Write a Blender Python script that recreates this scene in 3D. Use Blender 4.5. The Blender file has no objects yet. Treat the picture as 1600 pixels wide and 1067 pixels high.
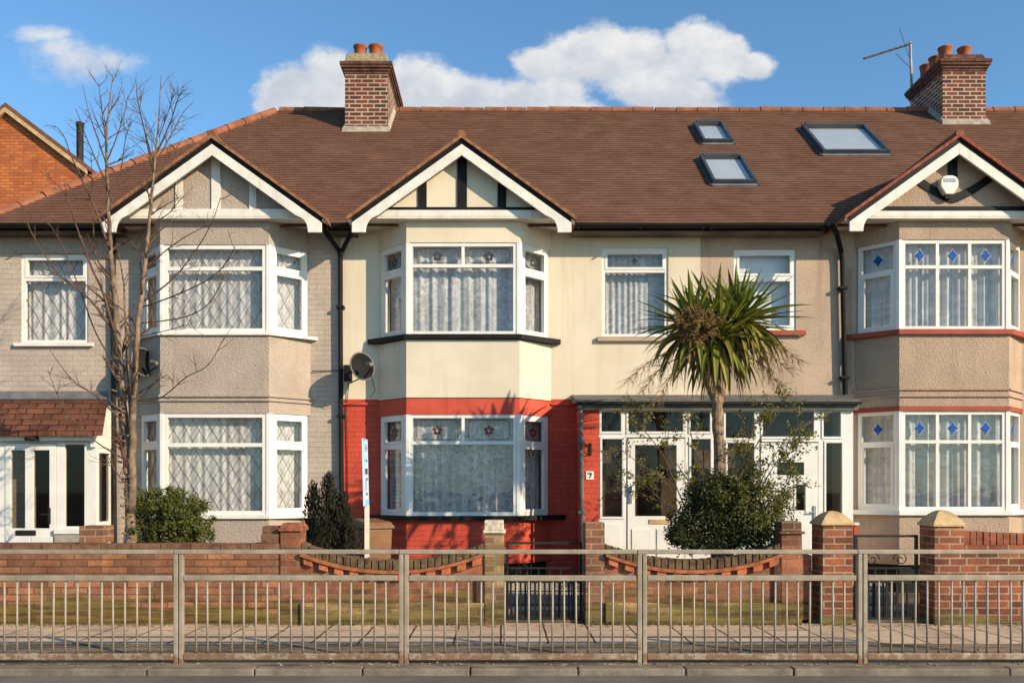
import bpy, math, random
from mathutils import Vector, Matrix
R = math.radians
random.seed(7)
sc = bpy.context.scene
col = sc.collection

# ------------------------------------------------------------------ camera
cam = bpy.data.objects.new("camera", bpy.data.cameras.new("camera"))
col.objects.link(cam)
cam.location = (0, 0, 1.6)
cam.rotation_euler = (R(90), 0, 0)
cam.data.sensor_width = 36
cam.data.lens = 36 * 1400 / 1600
cam.data.shift_x = 15 / 1600
cam.data.shift_y = 226.5 / 1600
cam.data.clip_end = 2000
sc.camera = cam

# ------------------------------------------------------------------ light
SUN_AZ, SUN_EL = 54, 23            # degrees right of straight behind the camera, elevation
sv = Vector((math.sin(R(SUN_AZ)) * math.cos(R(SUN_EL)), -math.cos(R(SUN_AZ)) * math.cos(R(SUN_EL)), math.sin(R(SUN_EL))))
sl = bpy.data.lights.new("sun", 'SUN')
sl.energy = 5.0
sl.angle = R(0.5)
sl.color = (1.0, 0.81, 0.58)
so = bpy.data.objects.new("sun", sl)
col.objects.link(so)
so.rotation_euler = (-sv).to_track_quat('-Z', 'Y').to_euler()
sc.view_settings.view_transform = 'Standard'
sc.view_settings.look = 'None'
sc.view_settings.exposure = 0.34
sc.view_settings.gamma = 1.0


class NT:
    """small node tree helper"""
    def __init__(s, nt):
        s.t = nt
        nt.nodes.clear()

    def n(s, typ, ins=None, **kw):
        nd = s.t.nodes.new(typ)
        for k, v in kw.items():
            setattr(nd, k, v)
        for k, v in (ins or {}).items():
            if isinstance(v, bpy.types.NodeSocket):
                s.t.links.new(v, nd.inputs[k])
            else:
                nd.inputs[k].default_value = v
        return nd

    def m(s, op, a, b=0.0, c=0.0, clamp=False):
        nd = s.n('ShaderNodeMath', {0: a, 1: b, 2: c}, operation=op)
        nd.use_clamp = clamp
        return nd.outputs[0]

    def mix(s, f, a, b, blend='MIX'):
        nd = s.n('ShaderNodeMix', data_type='RGBA', blend_type=blend)
        for i, v in ((0, f), (6, a), (7, b)):
            if isinstance(v, bpy.types.NodeSocket):
                s.t.links.new(v, nd.inputs[i])
            else:
                nd.inputs[i].default_value = v if i == 0 else c4(v)
        return nd.outputs[2]

    def ramp(s, v, lo, hi, a=0.0, b=1.0, smooth=True):
        nd = s.n('ShaderNodeMapRange', {0: v, 1: lo, 2: hi, 3: a, 4: b})
        nd.interpolation_type = 'SMOOTHSTEP' if smooth else 'LINEAR'
        return nd.outputs[0]


def c4(c):
    return tuple(c) if len(c) == 4 else tuple(c) + (1.0,)


# ------------------------------------------------------------------ sky
SKY = 0.125
w = bpy.data.worlds.new("World")
sc.world = w
w.use_nodes = True
T = NT(w.node_tree)
out = T.n('ShaderNodeOutputWorld')
sky = T.n('ShaderNodeTexSky')
sky.sky_type = 'NISHITA'
sky.sun_disc = False
sky.sun_elevation = R(SUN_EL)
sky.sun_rotation = R(180 - SUN_AZ)
sky.air_density = 1.0
sky.dust_density = 0.4
sky.ozone_density = 3.0
tc = T.n('ShaderNodeTexCoord')
sp = T.n('ShaderNodeSeparateXYZ', {0: tc.outputs['Generated']})
yy = T.m('MAXIMUM', sp.outputs[1], 0.02)
cu = T.m('DIVIDE', sp.outputs[0], yy)
cv = T.m('DIVIDE', sp.outputs[2], yy)
cuv = T.n('ShaderNodeCombineXYZ', {0: cu, 1: cv, 2: 0.0}).outputs[0]
def sky_noise(scale, detail, rough, off=0.0):
    mp = T.n('ShaderNodeMapping', {0: cuv, 1: (off, off * .7, 0), 3: (1, 1.25, 1)})
    return T.n('ShaderNodeTexNoise', {0: mp.outputs[0], 2: scale, 3: detail, 4: rough}).outputs[0]
n1 = sky_noise(20, 8, .62)
n2 = sky_noise(70, 6, .62, 3.1)
nn = T.m('ADD', T.m('MULTIPLY', T.m('SUBTRACT', n1, .5), 1.35), T.m('MULTIPLY', T.m('SUBTRACT', n2, .5), .5))
def blobs(lst):
    best = None
    for (bu, bv, ru, rv) in lst:          # centre and radii, as slopes of the view direction
        dx = T.m('DIVIDE', T.m('SUBTRACT', cu, bu), ru)
        dy = T.m('DIVIDE', T.m('SUBTRACT', cv, bv), rv)
        d = T.m('SUBTRACT', 1.0, T.m('SQRT', T.m('ADD', T.m('MULTIPLY', dx, dx), T.m('MULTIPLY', dy, dy))))
        best = d if best is None else T.n('ShaderNodeMath', {0: best, 1: d, 2: .12}, operation='SMOOTH_MAX').outputs[0]
    return best
puffs = blobs([(-.225, .430, .058, .048), (-.19, .450, .042, .046), (-.165, .425, .065, .055), (-.10, .437, .055, .050), (-.06, .428, .065, .044), (-.015, .420, .055, .040),
               (.025, .422, .055, .040), (.060, .428, .045, .042), (.085, .405, .045, .034), (.045, .472, .042, .024), (.080, .478, .05, .034), (.113, .484, .042, .040), (.15, .474, .052, .038),
               (.17, .452, .065, .040), (.216, .484, .042, .044), (.245, .474, .042, .034), (.275, .469, .036, .018), (.19, .437, .062, .034), (.205, .415, .055, .032)])
wisps = blobs([(-.472, .476, .066, .032), (-.495, .490, .05, .024), (-.510, .503, .055, .014), (-.440, .474, .05, .022)])
mk1 = T.ramp(T.m('ADD', puffs, T.m('MULTIPLY', nn, .62)), -.02, .36)
mk2 = T.m('MULTIPLY', T.ramp(T.m('ADD', wisps, T.m('MULTIPLY', nn, 1.2)), .0, 1.0), .8)
mask = T.m('MAXIMUM', mk1, mk2)
n3 = sky_noise(16, 6, .6, .02)
body = T.ramp(T.m('ADD', T.m('MULTIPLY', T.m('SUBTRACT', cv, .465), 3.2), T.m('MULTIPLY', T.m('SUBTRACT', n3, .5), 1.7)), -.42, .40)
cl = T.mix(body, (.44 / SKY, .48 / SKY, .55 / SKY), (.69 / SKY, .69 / SKY, .68 / SKY))
skyc = T.mix(1.0, sky.outputs[0], (.90, 1.20, 1.28), 'MULTIPLY')
fin = T.mix(mask, skyc, cl)
bg = T.n('ShaderNodeBackground', {0: fin, 1: SKY})
T.t.links.new(bg.outputs[0], out.inputs[0])


# ------------------------------------------------------------------ materials
MATS = {}


def newmat(name):
    m = bpy.data.materials.new(name)
    m.use_nodes = True
    MATS[name] = m
    t = NT(m.node_tree)
    o = t.n('ShaderNodeOutputMaterial')
    return m, t, o


def coords(t, kind='wall'):
    tc = t.n('ShaderNodeTexCoord').outputs['Object']
    if kind == 'raw':
        return tc
    s = t.n('ShaderNodeSeparateXYZ', {0: tc})
    if kind == 'wall':
        return t.n('ShaderNodeCombineXYZ', {0: t.m('ADD', s.outputs[0], s.outputs[1]), 1: s.outputs[2], 2: 0.0}).outputs[0]
    if kind == 'roof':
        return t.n('ShaderNodeCombineXYZ', {0: t.m('ADD', s.outputs[0], t.m('MULTIPLY', s.outputs[1], .3)), 1: t.m('MULTIPLY', s.outputs[2], 1.6), 2: 0.0}).outputs[0]


def noise(t, vec, scale, detail=3, rough=.5, dist=0.0):
    return t.n('ShaderNodeTexNoise', {0: vec, 2: scale, 3: detail, 4: rough, 8: dist}).outputs[0]


def finish(t, o, color, rough=.8, bump=None, bstr=.3, bdist=.01, metal=0.0, spec=.3):
    p = t.n('ShaderNodeBsdfPrincipled')
    for k, v in ((0, color), (1, metal), (2, rough), ('Specular IOR Level', spec)):
        if isinstance(v, bpy.types.NodeSocket):
            t.t.links.new(v, p.inputs[k])
        else:
            p.inputs[k].default_value = c4(v) if k == 0 else v
    if bump is not None:
        b = t.n('ShaderNodeBump', {0: bstr, 1: bdist, 'Height': bump})
        t.t.links.new(b.outputs[0], p.inputs['Normal'])
    t.t.links.new(p.outputs[0], o.inputs[0])
    return p


def streaks(t, raw, amount, tint=(.35, .3, .24)):
    """rain streaks running down a wall: a stain with its own shape"""
    mp = t.n('ShaderNodeMapping', {0: raw, 3: (7, 7, .5)})
    return t.m('MULTIPLY', t.ramp(noise(t, mp.outputs[0], 1.0, 5, .6), .52, .8), amount)


def plain(name, c, rough=.7, var=.12, vs=3.0, bump=0.0, bs=60.0, metal=0.0, spec=.3, streak=0.0, dirt=(.3, .26, .2)):
    m, t, o = newmat(name)
    raw = coords(t, 'raw')
    n = noise(t, raw, vs, 5, .6)
    a = tuple(x * (1 - var) for x in c)
    b = tuple(min(1, x * (1 + var)) for x in c)
    cc = t.mix(t.ramp(n, .3, .7), a, b)
    if streak:
        cc = t.mix(streaks(t, raw, streak), cc, tuple(x * y * 1.6 for x, y in zip(c, dirt)))
    bn = noise(t, raw, bs, 3, .6) if bump else None
    finish(t, o, cc, rough, bn, bump, .01, metal, spec)
    return m


def pebble(name, c, scale=70, bump=.6, streak=.3, var=.1):
    """roughcast / pebble-dashed render"""
    m, t, o = newmat(name)
    raw = coords(t, 'raw')
    v = t.n('ShaderNodeTexVoronoi', {0: raw, 2: scale}).outputs[0]
    n = noise(t, raw, 1.6, 5, .65)
    n2 = noise(t, raw, 38, 3, .6)
    cc = t.mix(t.ramp(n, .3, .7), tuple(x * (1 - var) for x in c), tuple(x * (1 + var) for x in c))
    cc = t.mix(t.m('MULTIPLY', t.ramp(n2, .45, .75), .35), cc, tuple(x * .6 for x in c))
    if streak:
        cc = t.mix(streaks(t, raw, streak), cc, tuple(x * .55 for x in c))
    h = t.m('ADD', t.m('MULTIPLY', v, 1.0), t.m('MULTIPLY', n2, 1.2))
    finish(t, o, cc, .95, h, bump, .012, 0, .1)
    return m


def brick(name, c1, c2, mortar, ms=.010, bw=.225, rh=.075, bump=.5, rough=.9, var=.35, moss=None, bias=0.0, kind='wall', spec=.2, patches=None, smooth=.2):
    m, t, o = newmat(name)
    raw = coords(t, 'raw')
    vec = coords(t, kind)
    b = t.n('ShaderNodeTexBrick', {0: vec, 1: c4(c1), 2: c4(c2), 3: c4(mortar), 4: 1.0, 5: ms, 6: smooth, 7: bias, 8: bw, 9: rh})
    cc = b.outputs[0]
    n = noise(t, raw, 2.2, 6, .65)
    f = t.ramp(n, .28, .72, 1 - var, 1 + var)
    n2 = noise(t, raw, 45, 3, .6)
    f = t.m('MULTIPLY', f, t.ramp(n2, .25, .75, .82, 1.15))
    cc = t.mix(1.0, cc, t.n('ShaderNodeCombineXYZ', {0: f, 1: f, 2: f}).outputs[0], 'MULTIPLY')
    if patches:
        cc = t.mix(t.m('MULTIPLY', t.ramp(noise(t, raw, patches[1], 4, .7, .5), .55, .7), patches[2]), cc, patches[0])
    if moss:
        z0, z1, mc, amt = moss
        z = t.n('ShaderNodeSeparateXYZ', {0: raw}).outputs[2]
        ww = t.ramp(z, z0, z1, 1.0, 0.0)
        mp = t.n('ShaderNodeMapping', {0: raw, 3: (1.2, 1.2, 7)})
        nz = noise(t, mp.outputs[0], 1.3, 6, .65)
        fm = t.ramp(t.m('ADD', nz, t.m('MULTIPLY', ww, .38)), .60, .80)
        mp2 = t.n('ShaderNodeMapping', {0: raw, 3: (.7, .7, 9)})
        lay = t.ramp(noise(t, mp2.outputs[0], 1.7, 4, .6), .38, .62)
        cc = t.mix(t.m('MULTIPLY', fm, amt), cc, t.mix(lay, tuple(q * .38 for q in mc), tuple(q * 1.35 for q in mc)))
    h = t.m('SUBTRACT', t.m('MULTIPLY', n2, .5), b.outputs[1])
    finish(t, o, cc, rough, h, bump, .012, 0, spec)
    return m


def leafmat(name, a, b, trans=.3, rough=.5):
    m, t, o = newmat(name)
    g = t.n('ShaderNodeNewGeometry')
    cc = t.mix(g.outputs['Random Per Island'], a, b)
    p = t.n('ShaderNodeBsdfPrincipled', {0: cc, 2: rough, 'Specular IOR Level': .35})
    tr = t.n('ShaderNodeBsdfTranslucent', {0: cc})
    mx = t.n('ShaderNodeMixShader', {0: trans, 1: p.outputs[0], 2: tr.outputs[0]})
    t.t.links.new(mx.outputs[0], o.inputs[0])
    return m


# glass: clear pane with a true surface reflection
m, t, o = newmat('glass')
lw = t.n('ShaderNodeLayerWeight', {0: .5}).outputs[1]
fz = t.m('ADD', .05, t.m('MULTIPLY', t.m('POWER', lw, 4.0), .9))
wob = noise(t, coords(t, 'raw'), 2.5, 2, .5)
bp = t.n('ShaderNodeBump', {0: .06, 1: .05, 'Height': wob})
gl = t.n('ShaderNodeBsdfGlossy', {0: (1, 1, 1, 1), 1: .01, 'Normal': bp.outputs[0]})
tp = t.n('ShaderNodeBsdfTransparent', {0: (.94, .945, .935, 1)})
mx = t.n('ShaderNodeMixShader', {0: t.m('ADD', fz, .005, clamp=True), 1: tp.outputs[0], 2: gl.outputs[0]})
t.t.links.new(mx.outputs[0], o.inputs[0])
m, t, o = newmat('dark_glass')
lw = t.n('ShaderNodeLayerWeight', {0: .5}).outputs[1]
fz = t.m('ADD', .05, t.m('MULTIPLY', t.m('POWER', lw, 4.0), .9))
gl = t.n('ShaderNodeBsdfGlossy', {0: (.75, .75, .75, 1), 1: .02})
tp = t.n('ShaderNodeBsdfTransparent', {0: (.66, .64, .60, 1)})
mx = t.n('ShaderNodeMixShader', {0: t.m('MULTIPLY', fz, .7), 1: tp.outputs[0], 2: gl.outputs[0]})
t.t.links.new(mx.outputs[0], o.inputs[0])


def curtain(name, c, lace, open_=.45, bandz=None):
    """net curtain: cloth with a woven floral lace, thin where the net is open"""
    m, t, o = newmat(name)
    raw = coords(t, 'raw')
    wv = coords(t, 'wall')
    v = t.n('ShaderNodeTexVoronoi', {0: wv, 2: lace}).outputs[0]
    n = noise(t, wv, lace * .6, 4, .7, .8)
    mp = t.n('ShaderNodeMapping', {0: wv, 3: (16, .6, 1)})
    st = noise(t, mp.outputs[0], 1.0, 3, .6)
    big = noise(t, wv, 1.4, 3, .6)
    f = t.m('ADD', t.m('MULTIPLY', t.ramp(v, .1, .6), .25), t.m('MULTIPLY', t.ramp(n, .42, .62), .45))
    f = t.m('ADD', f, t.m('MULTIPLY', t.ramp(st, .35, .7), .5))
    f = t.m('MULTIPLY', f, t.ramp(big, .3, .7, .65, 1.1))
    al = t.m('ADD', open_, t.m('MULTIPLY', f, 1 - open_), clamp=True)
    d = t.n('ShaderNodeBsdfDiffuse', {0: c4(c)})
    tr = t.n('ShaderNodeBsdfTranslucent', {0: c4(c)})
    a = t.n('ShaderNodeMixShader', {0: .3, 1: d.outputs[0], 2: tr.outputs[0]})
    tp = t.n('ShaderNodeBsdfTransparent')
    mx = t.n('ShaderNodeMixShader', {0: al, 1: tp.outputs[0], 2: a.outputs[0]})
    t.t.links.new(mx.outputs[0], o.inputs[0])
    return m


plain('cream', (.67, .585, .445), .88, .07, 1.1, .12, 120, streak=.45, dirt=(.44, .37, .28))
plain('cream_paint', (.67, .585, .445), .75, .08, 1.6, .08, 90, streak=.3, dirt=(.44, .37, .28))
pebble('tan_dash', (.45, .33, .24), 75, .7, .4)
pebble('tan_wall', (.48, .36, .27), 110, .45, .5)
pebble('taupe_dash', (.43, .355, .29), 75, .7, .4)
brick('taupe_brick', (.44, .365, .30), (.42, .345, .285), (.375, .31, .255), .008, bump=.55, var=.14, patches=((.31, .255, .205), 9, .4))
brick('red_brick_paint', (.53, .078, .044), (.50, .070, .040), (.43, .058, .034), .008, bump=.4, var=.16, rough=.75, spec=.2, patches=((.42, .06, .035), 5, .5))
plain('red_paint', (.54, .080, .045), .7, .12, 2.5, .06, 60, streak=.3)
plain('red_sill', (.30, .055, .03), .6, .15)
plain('black_paint', (.011, .011, .011), .55, .3, 4, spec=.15)
plain('black_plinth', (.012, .012, .012), .8, .4, 4, .2, 40)
plain('white_upvc', (.73, .705, .65), .35, .06, 3, spec=.45, streak=.25, dirt=(.45, .4, .33))
plain('white_paint', (.71, .675, .60), .6, .10, 5, .15, 40, streak=.6, dirt=(.42, .37, .3))
plain('dark_void', (.02, .018, .016), .9, .2)
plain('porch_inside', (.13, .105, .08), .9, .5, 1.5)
plain('floor_boards', (.08, .05, .03), .7)
plain('inner_plaster', (.28, .25, .21), .9)
plain('lead', (.16, .16, .165), .6, .25, 6, .15, 20)
plain('grey_felt', (.12, .115, .105), .85, .25, 5, .2, 50, streak=.3)
plain('terracotta', (.31, .092, .036), .85, .3, 8, .15, 60)
brick('tile_brown', (.175, .088, .055), (.140, .069, .044), (.105, .055, .038), .004, .165, .1, .25, .92, .13, kind='roof', patches=((.15, .105, .07), 2.6, .35), spec=.12)
brick('tile_orange', (.36, .12, .05), (.27, .085, .04), (.07, .035, .025), .008, .17, .09, .4, .9, .3, kind='roof', patches=((.12, .07, .04), 12, .6))
plain('tile_edge', (.25, .115, .058), .9, .35, 14, .3, 60)
plain('tile_edge_red', (.26, .072, .042), .9, .3, 14, .3, 60)
plain('ridge_clay', (.24, .095, .05), .9, .3, 5, .3, 50)
brick('brick_orange', (.52, .165, .055), (.38, .105, .038), (.28, .095, .045), .010, bump=.5, var=.2)
brick('brick_stack', (.195, .056, .030), (.07, .027, .022), (.40, .33, .24), .013, bump=.6, var=.25)
plain('corbel_brick', (.11, .05, .033), .95, .45, 9, .5, 40)
plain('flaunching', (.28, .22, .14), .95, .35, 22, .9, 30)
plain('cement', (.34, .29, .225), .95, .25, 9, .3, 40)
MOSS = (.05, .62, (.115, .095, .022), .8)
brick('brick_garden', (.36, .15, .072), (.165, .075, .045), (.11, .075, .05), .008, bw=.30, rh=.078, bump=.75, var=.36, moss=MOSS, patches=((.14, .078, .05), 3.6, .7))
brick('brick_rose', (.33, .115, .058), (.18, .068, .042), (.215, .145, .092), .009, bw=.25, rh=.078, bump=.7, var=.32, moss=(.05, .75, (.12, .09, .03), .9), patches=((.24, .15, .09), 5, .5))
brick('brick_red', (.30, .092, .046), (.125, .046, .032), (.33, .245, .155), .010, bw=.235, rh=.08, bump=.75, var=.30, moss=(.0, .3, (.10, .10, .03), .8), patches=((.17, .075, .05), 7, .6))
brick('brick_yellow', (.38, .25, .10), (.17, .095, .05), (.26, .19, .12), .012, bw=.24, rh=.08, bump=.7, var=.42, moss=(.05, .5, (.12, .10, .03), .8), patches=((.17, .085, .05), 8, .75))
brick('brick_brown', (.24, .105, .055), (.15, .07, .042), (.27, .19, .12), .010, bw=.24, rh=.08, bump=.6, var=.3, moss=(.05, .5, (.11, .10, .03), .7))
plain('coping_brown', (.15, .078, .045), .9, .4, 9, .5, 40)
plain('coping_mossy', (.115, .075, .040), .95, .55, 12, .6, 40)
plain('soldier_red', (.25, .085, .045), .9, .4, 9, .5, 40)
plain('creasing_tile', (.31, .11, .048), .85, .3, 10, .3, 50)
plain('dentil_red', (.42, .13, .055), .85, .3, 10, .3, 50)
plain('sandstone', (.50, .345, .175), .9, .22, 7, .35, 50)
plain('cap_white', (.58, .50, .38), .9, .35, 16, .6, 40)
plain('gate_iron', (.017, .016, .015), .55, .4, 8, spec=.2)
plain('rust_iron', (.075, .035, .02), .8, .4, 10, .3, 40)

m, t, o = newmat('galvanised')
raw = coords(t, 'raw')
cc = t.mix(t.ramp(noise(t, raw, 5, 5, .65), .3, .7), (.25, .208, .152), (.38, .318, .238))
cc = t.mix(streaks(t, raw, .45), cc, (.20, .13, .075))
zz = t.n('ShaderNodeSeparateXYZ', {0: raw}).outputs[2]
rust = t.ramp(t.m('ADD', noise(t, raw, 16, 5, .7), t.ramp(zz, .05, .32, .24, 0.0)), .60, .74)
cc = t.mix(t.m('MULTIPLY', rust, .75), cc, (.17, .075, .03))
finish(t, o, cc, .52, noise(t, raw, 50, 3), .12, .01, .1, .4)
plain('concrete', (.33, .29, .24), .95, .22, 5, .4, 50)
plain('soil', (.10, .075, .05), 1, .4, 4, .6, 20)
plain('bin_brown', (.18, .085, .035), .55, .2, 4, spec=.4)
plain('bin_dark', (.10, .05, .025), .5, .2, 4)
plain('dish_grey', (.022, .022, .022), .9, .15, 6, spec=.05)
plain('dish_rim', (.16, .145, .12), .6, .1)
plain('steel', (.42, .42, .41), .35, .15, 5, metal=.8)
plain('aerial_metal', (.20, .19, .18), .5, .2, metal=.5)
plain('roof_window_frame', (.05, .055, .06), .4, .2, spec=.5)
plain('sheen_white', (.62, .66, .68), .8, .05)  # pale colour standing in for sky reflected in glass
plain('alarm_white', (.76, .73, .63), .4, .05)
plain('alarm_blue', (.30, .40, .48), .4, .1)
plain('sign_blue', (.25, .55, .85), .5, .1)
plain('sign_white', (.64, .74, .82), .5, .05)
plain('sign_dark', (.10, .24, .42), .5, .1)
plain('post_white', (.72, .62, .50), .7, .1, 6, .1)
brick('tile_porch', (.19, .072, .04), (.12, .047, .03), (.035, .018, .013), .011, .26, .14074, .4, .95, .35, kind='roof', patches=((.09, .052, .033), 7, .75))  # dark joint colour paints in the shadow lines under the courses
plain('aerial_dark', (.06, .045, .035), .6, .2)
plain('motif_blue', (.010, .075, .30), .6, .4, 30, spec=.15)
plain('motif_white', (.62, .64, .64), .3, .1)
plain('motif_red', (.17, .04, .03), .4, .4, 30)
plain('motif_dark', (.045, .045, .05), .4, .3)
plain('lead_came', (.085, .085, .085), .5, .2)
plain('bark', (.185, .128, .085), .92, .5, 9, .9, 30)
plain('twig', (.10, .058, .040), .9, .35, 10, .4, 50)
plain('palm_bark', (.23, .155, .10), .95, .5, 14, 1.0, 26)
plain('panicle', (.20, .12, .045), .9, .45, 30)
plain('chalk_white', (.70, .68, .62), .7)
plain('stone_grit', (.36, .30, .23), .95, .5, 9)
leafmat('leaf_bright', (.036, .052, .010), (.155, .165, .03), .28)
leafmat('leaf_dark', (.014, .024, .007), (.075, .085, .018), .22)
leafmat('leaf_conifer', (.012, .013, .007), (.045, .038, .018), .15, .8)
leafmat('leaf_twiggy', (.07, .09, .02), (.26, .23, .05), .35)
leafmat('leaf_palm', (.042, .075, .013), (.24, .25, .038), .25, .38)
leafmat('leaf_palm_old', (.12, .11, .02), (.30, .25, .05), .22, .5)
leafmat('leaf_dead', (.11, .065, .028), (.25, .16, .075), .2, .8)
leafmat('litter', (.12, .08, .04), (.30, .24, .16), .0, .9)
curtain('curtain_bay', (.80, .80, .79), 20, .38)
curtain('curtain_lace', (.86, .82, .81), 24, .28)
curtain('curtain_plain', (.86, .85, .82), 10, .5)
curtain('curtain_left', (.86, .84, .82), 20, .6)
curtain('curtain_right', (.78, .79, .79), 12, .42)

# ground materials
def ground_mats():
    m, t, o = newmat('asphalt')
    raw = coords(t, 'raw')
    n = noise(t, raw, 1.1, 6, .65)
    g = noise(t, raw, 140, 2, .6)
    cc = t.mix(t.ramp(n, .3, .7), (.11, .095, .076), (.175, .15, .12))
    cc = t.mix(t.m('MULTIPLY', t.ramp(g, .55, .75), .4), cc, (.19, .165, .135))
    finish(t, o, cc, .85, g, .5, .006, 0, .3)
    m, t, o = newmat('paving')
    raw = coords(t, 'raw')
    s = t.n('ShaderNodeSeparateXYZ', {0: raw})
    vec = t.n('ShaderNodeCombineXYZ', {0: s.outputs[1], 1: s.outputs[0], 2: 0.0}).outputs[0]
    dv = t.n('ShaderNodeTexNoise', {0: raw, 2: 4.0, 3: 3}).outputs[1]
    vec = t.n('ShaderNodeVectorMath', {0: vec, 1: t.n('ShaderNodeVectorMath', {0: dv, 3: .03}, operation='SCALE').outputs[0]}, operation='ADD').outputs[0]
    b = t.n('ShaderNodeTexBrick', {0: vec, 1: (.60, .44, .30, 1), 2: (.49, .36, .245, 1), 3: (.06, .045, .032, 1), 4: 1.0, 5: .011, 6: .1, 7: 0.0, 8: .92, 9: .47})
    n = noise(t, raw, 1.8, 7, .68)
    f = t.ramp(n, .25, .75, .74, 1.16)
    cc = t.mix(1.0, b.outputs[0], t.n('ShaderNodeCombineXYZ', {0: f, 1: f, 2: f}).outputs[0], 'MULTIPLY')
    cc = t.mix(t.m('MULTIPLY', t.ramp(noise(t, raw, 6, 5, .7), .58, .72), .55), cc, (.17, .13, .095))
    finish(t, o, cc, .9, t.m('SUBTRACT', t.m('MULTIPLY', noise(t, raw, 60, 3), .4), b.outputs[1]), .5, .01, 0, .2)
    m, t, o = newmat('dark_strip')  # patchy strip, darker than the paving beside it
    raw = coords(t, 'raw')
    mp = t.n('ShaderNodeMapping', {0: raw, 3: (.8, 3.2, 1)})
    n = noise(t, mp.outputs[0], 1.2, 6, .7)
    n2 = noise(t, raw, 90, 3, .6)
    cc = t.mix(t.ramp(n, .36, .62), (.085, .068, .042), (.29, .215, .145))
    cc = t.mix(t.m('MULTIPLY', t.ramp(noise(t, raw, 2.1, 5, .7), .56, .66), .7), cc, (.065, .062, .02))
    finish(t, o, cc, .92, n2, .5, .008, 0, .2)
    m, t, o = newmat('kerb_stone')
    raw = coords(t, 'raw')
    n = noise(t, raw, 3.5, 6, .7)
    cc = t.mix(t.ramp(n, .3, .7), (.13, .108, .08), (.255, .21, .16))
    finish(t, o, cc, .9, noise(t, raw, 60, 3, .6), .5, .01, 0, .2)
ground_mats()


# ------------------------------------------------------------------ mesh helpers
class MB:
    def __init__(s):
        s.v = []; s.f = []

    def add(s, vs, fs):
        b = len(s.v)
        s.v.extend([tuple(v) for v in vs])
        s.f.extend([tuple(b + i for i in f) for f in fs])
        return s

    def box(s, x0, x1, y0, y1, z0, z1):
        return s.add([(x0, y0, z0), (x1, y0, z0), (x1, y1, z0), (x0, y1, z0), (x0, y0, z1), (x1, y0, z1), (x1, y1, z1), (x0, y1, z1)],
                     [(3, 2, 1, 0), (4, 5, 6, 7), (0, 1, 5, 4), (1, 2, 6, 5), (2, 3, 7, 6), (3, 0, 4, 7)])

    def hexa(s, lo, hi):
        """lo, hi: 4 points each, counter-clockwise seen from above"""
        return s.add(list(lo) + list(hi), [(3, 2, 1, 0), (4, 5, 6, 7), (0, 1, 5, 4), (1, 2, 6, 5), (2, 3, 7, 6), (3, 0, 4, 7)])

    def prism(s, poly, z0, z1):
        n = len(poly)
        vs = [(x, y, z0) for x, y in poly] + [(x, y, z1) for x, y in poly]
        return s.add(vs, [tuple(range(n - 1, -1, -1)), tuple(range(n, 2 * n))] + [(i, (i + 1) % n, n + (i + 1) % n, n + i) for i in range(n)])

    def xz(s, poly, y0, y1):
        """polygon in x,z (counter-clockwise seen from the front) pushed from y0 (front) to y1"""
        n = len(poly)
        vs = [(x, y0, z) for x, z in poly] + [(x, y1, z) for x, z in poly]
        return s.add(vs, [tuple(range(n)), tuple(range(2 * n - 1, n - 1, -1))] + [(i, n + i, n + (i + 1) % n, (i + 1) % n) for i in range(n)])

    def tube(s, pts, rad, n=6, cap=True):
        pts = [Vector(p) for p in pts]
        if not hasattr(rad, '__len__'):
            rad = [rad] * len(pts)
        b = len(s.v)
        up = None
        for i, p in enumerate(pts):
            d = (pts[min(i + 1, len(pts) - 1)] - pts[max(i - 1, 0)])
            if d.length < 1e-9:
                d = Vector((0, 0, 1))
            d.normalize()
            if up is None:
                up = Vector((0, 0, 1)) if abs(d.z) < .9 else Vector((1, 0, 0))
            a = d.cross(up)
            if a.length < 1e-5:
                a = d.cross(Vector((0, 1, 0)))
            a.normalize()
            c = a.cross(d).normalized()
            up = c
            for k in range(n):
                th = 2 * math.pi * k / n
                s.v.append(tuple(p + a * math.cos(th) * rad[i] + c * math.sin(th) * rad[i]))
        for i in range(len(pts) - 1):
            for k in range(n):
                k2 = (k + 1) % n
                s.f.append((b + i * n + k, b + i * n + k2, b + (i + 1) * n + k2, b + (i + 1) * n + k))
        if cap:
            s.f.append(tuple(b + k for k in range(n - 1, -1, -1)))
            e = b + (len(pts) - 1) * n
            s.f.append(tuple(e + k for k in range(n)))
        return s

    def lathe(s, prof, c, n=20):
        """prof: (radius, z) pairs"""
        b = len(s.v)
        for r, z in prof:
            for k in range(n):
                th = 2 * math.pi * k / n
                s.v.append((c[0] + r * math.cos(th), c[1] + r * math.sin(th), c[2] + z))
        for i in range(len(prof) - 1):
            for k in range(n):
                k2 = (k + 1) % n
                s.f.append((b + i * n + k, b + i * n + k2, b + (i + 1) * n + k2, b + (i + 1) * n + k))
        return s

    def build(s, name, mat, parent=None, smooth=False, bevel=0.0):
        me = bpy.data.meshes.new(name)
        me.from_pydata(s.v, [], s.f)
        me.materials.append(MATS[mat])
        if smooth:
            me.polygons.foreach_set('use_smooth', [True] * len(me.polygons))
        me.update()
        o = bpy.data.objects.new(name, me)
        col.objects.link(o)
        if parent is not None:
            o.parent = parent
            q = parent
            off = Vector((0, 0, 0))
            while q is not None:
                off += q.location
                q = q.parent
            o.location = -off
        if bevel:
            bv = o.modifiers.new('bevel', 'BEVEL')
            bv.width = bevel
            bv.segments = 2
            bv.limit_method = 'ANGLE'
        return o


def tag(o, label=None, cat=None, group=None, kind=None):
    if label: o['label'] = label
    if cat: o['category'] = cat
    if group: o['group'] = group
    if kind: o['kind'] = kind
    return o


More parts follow.
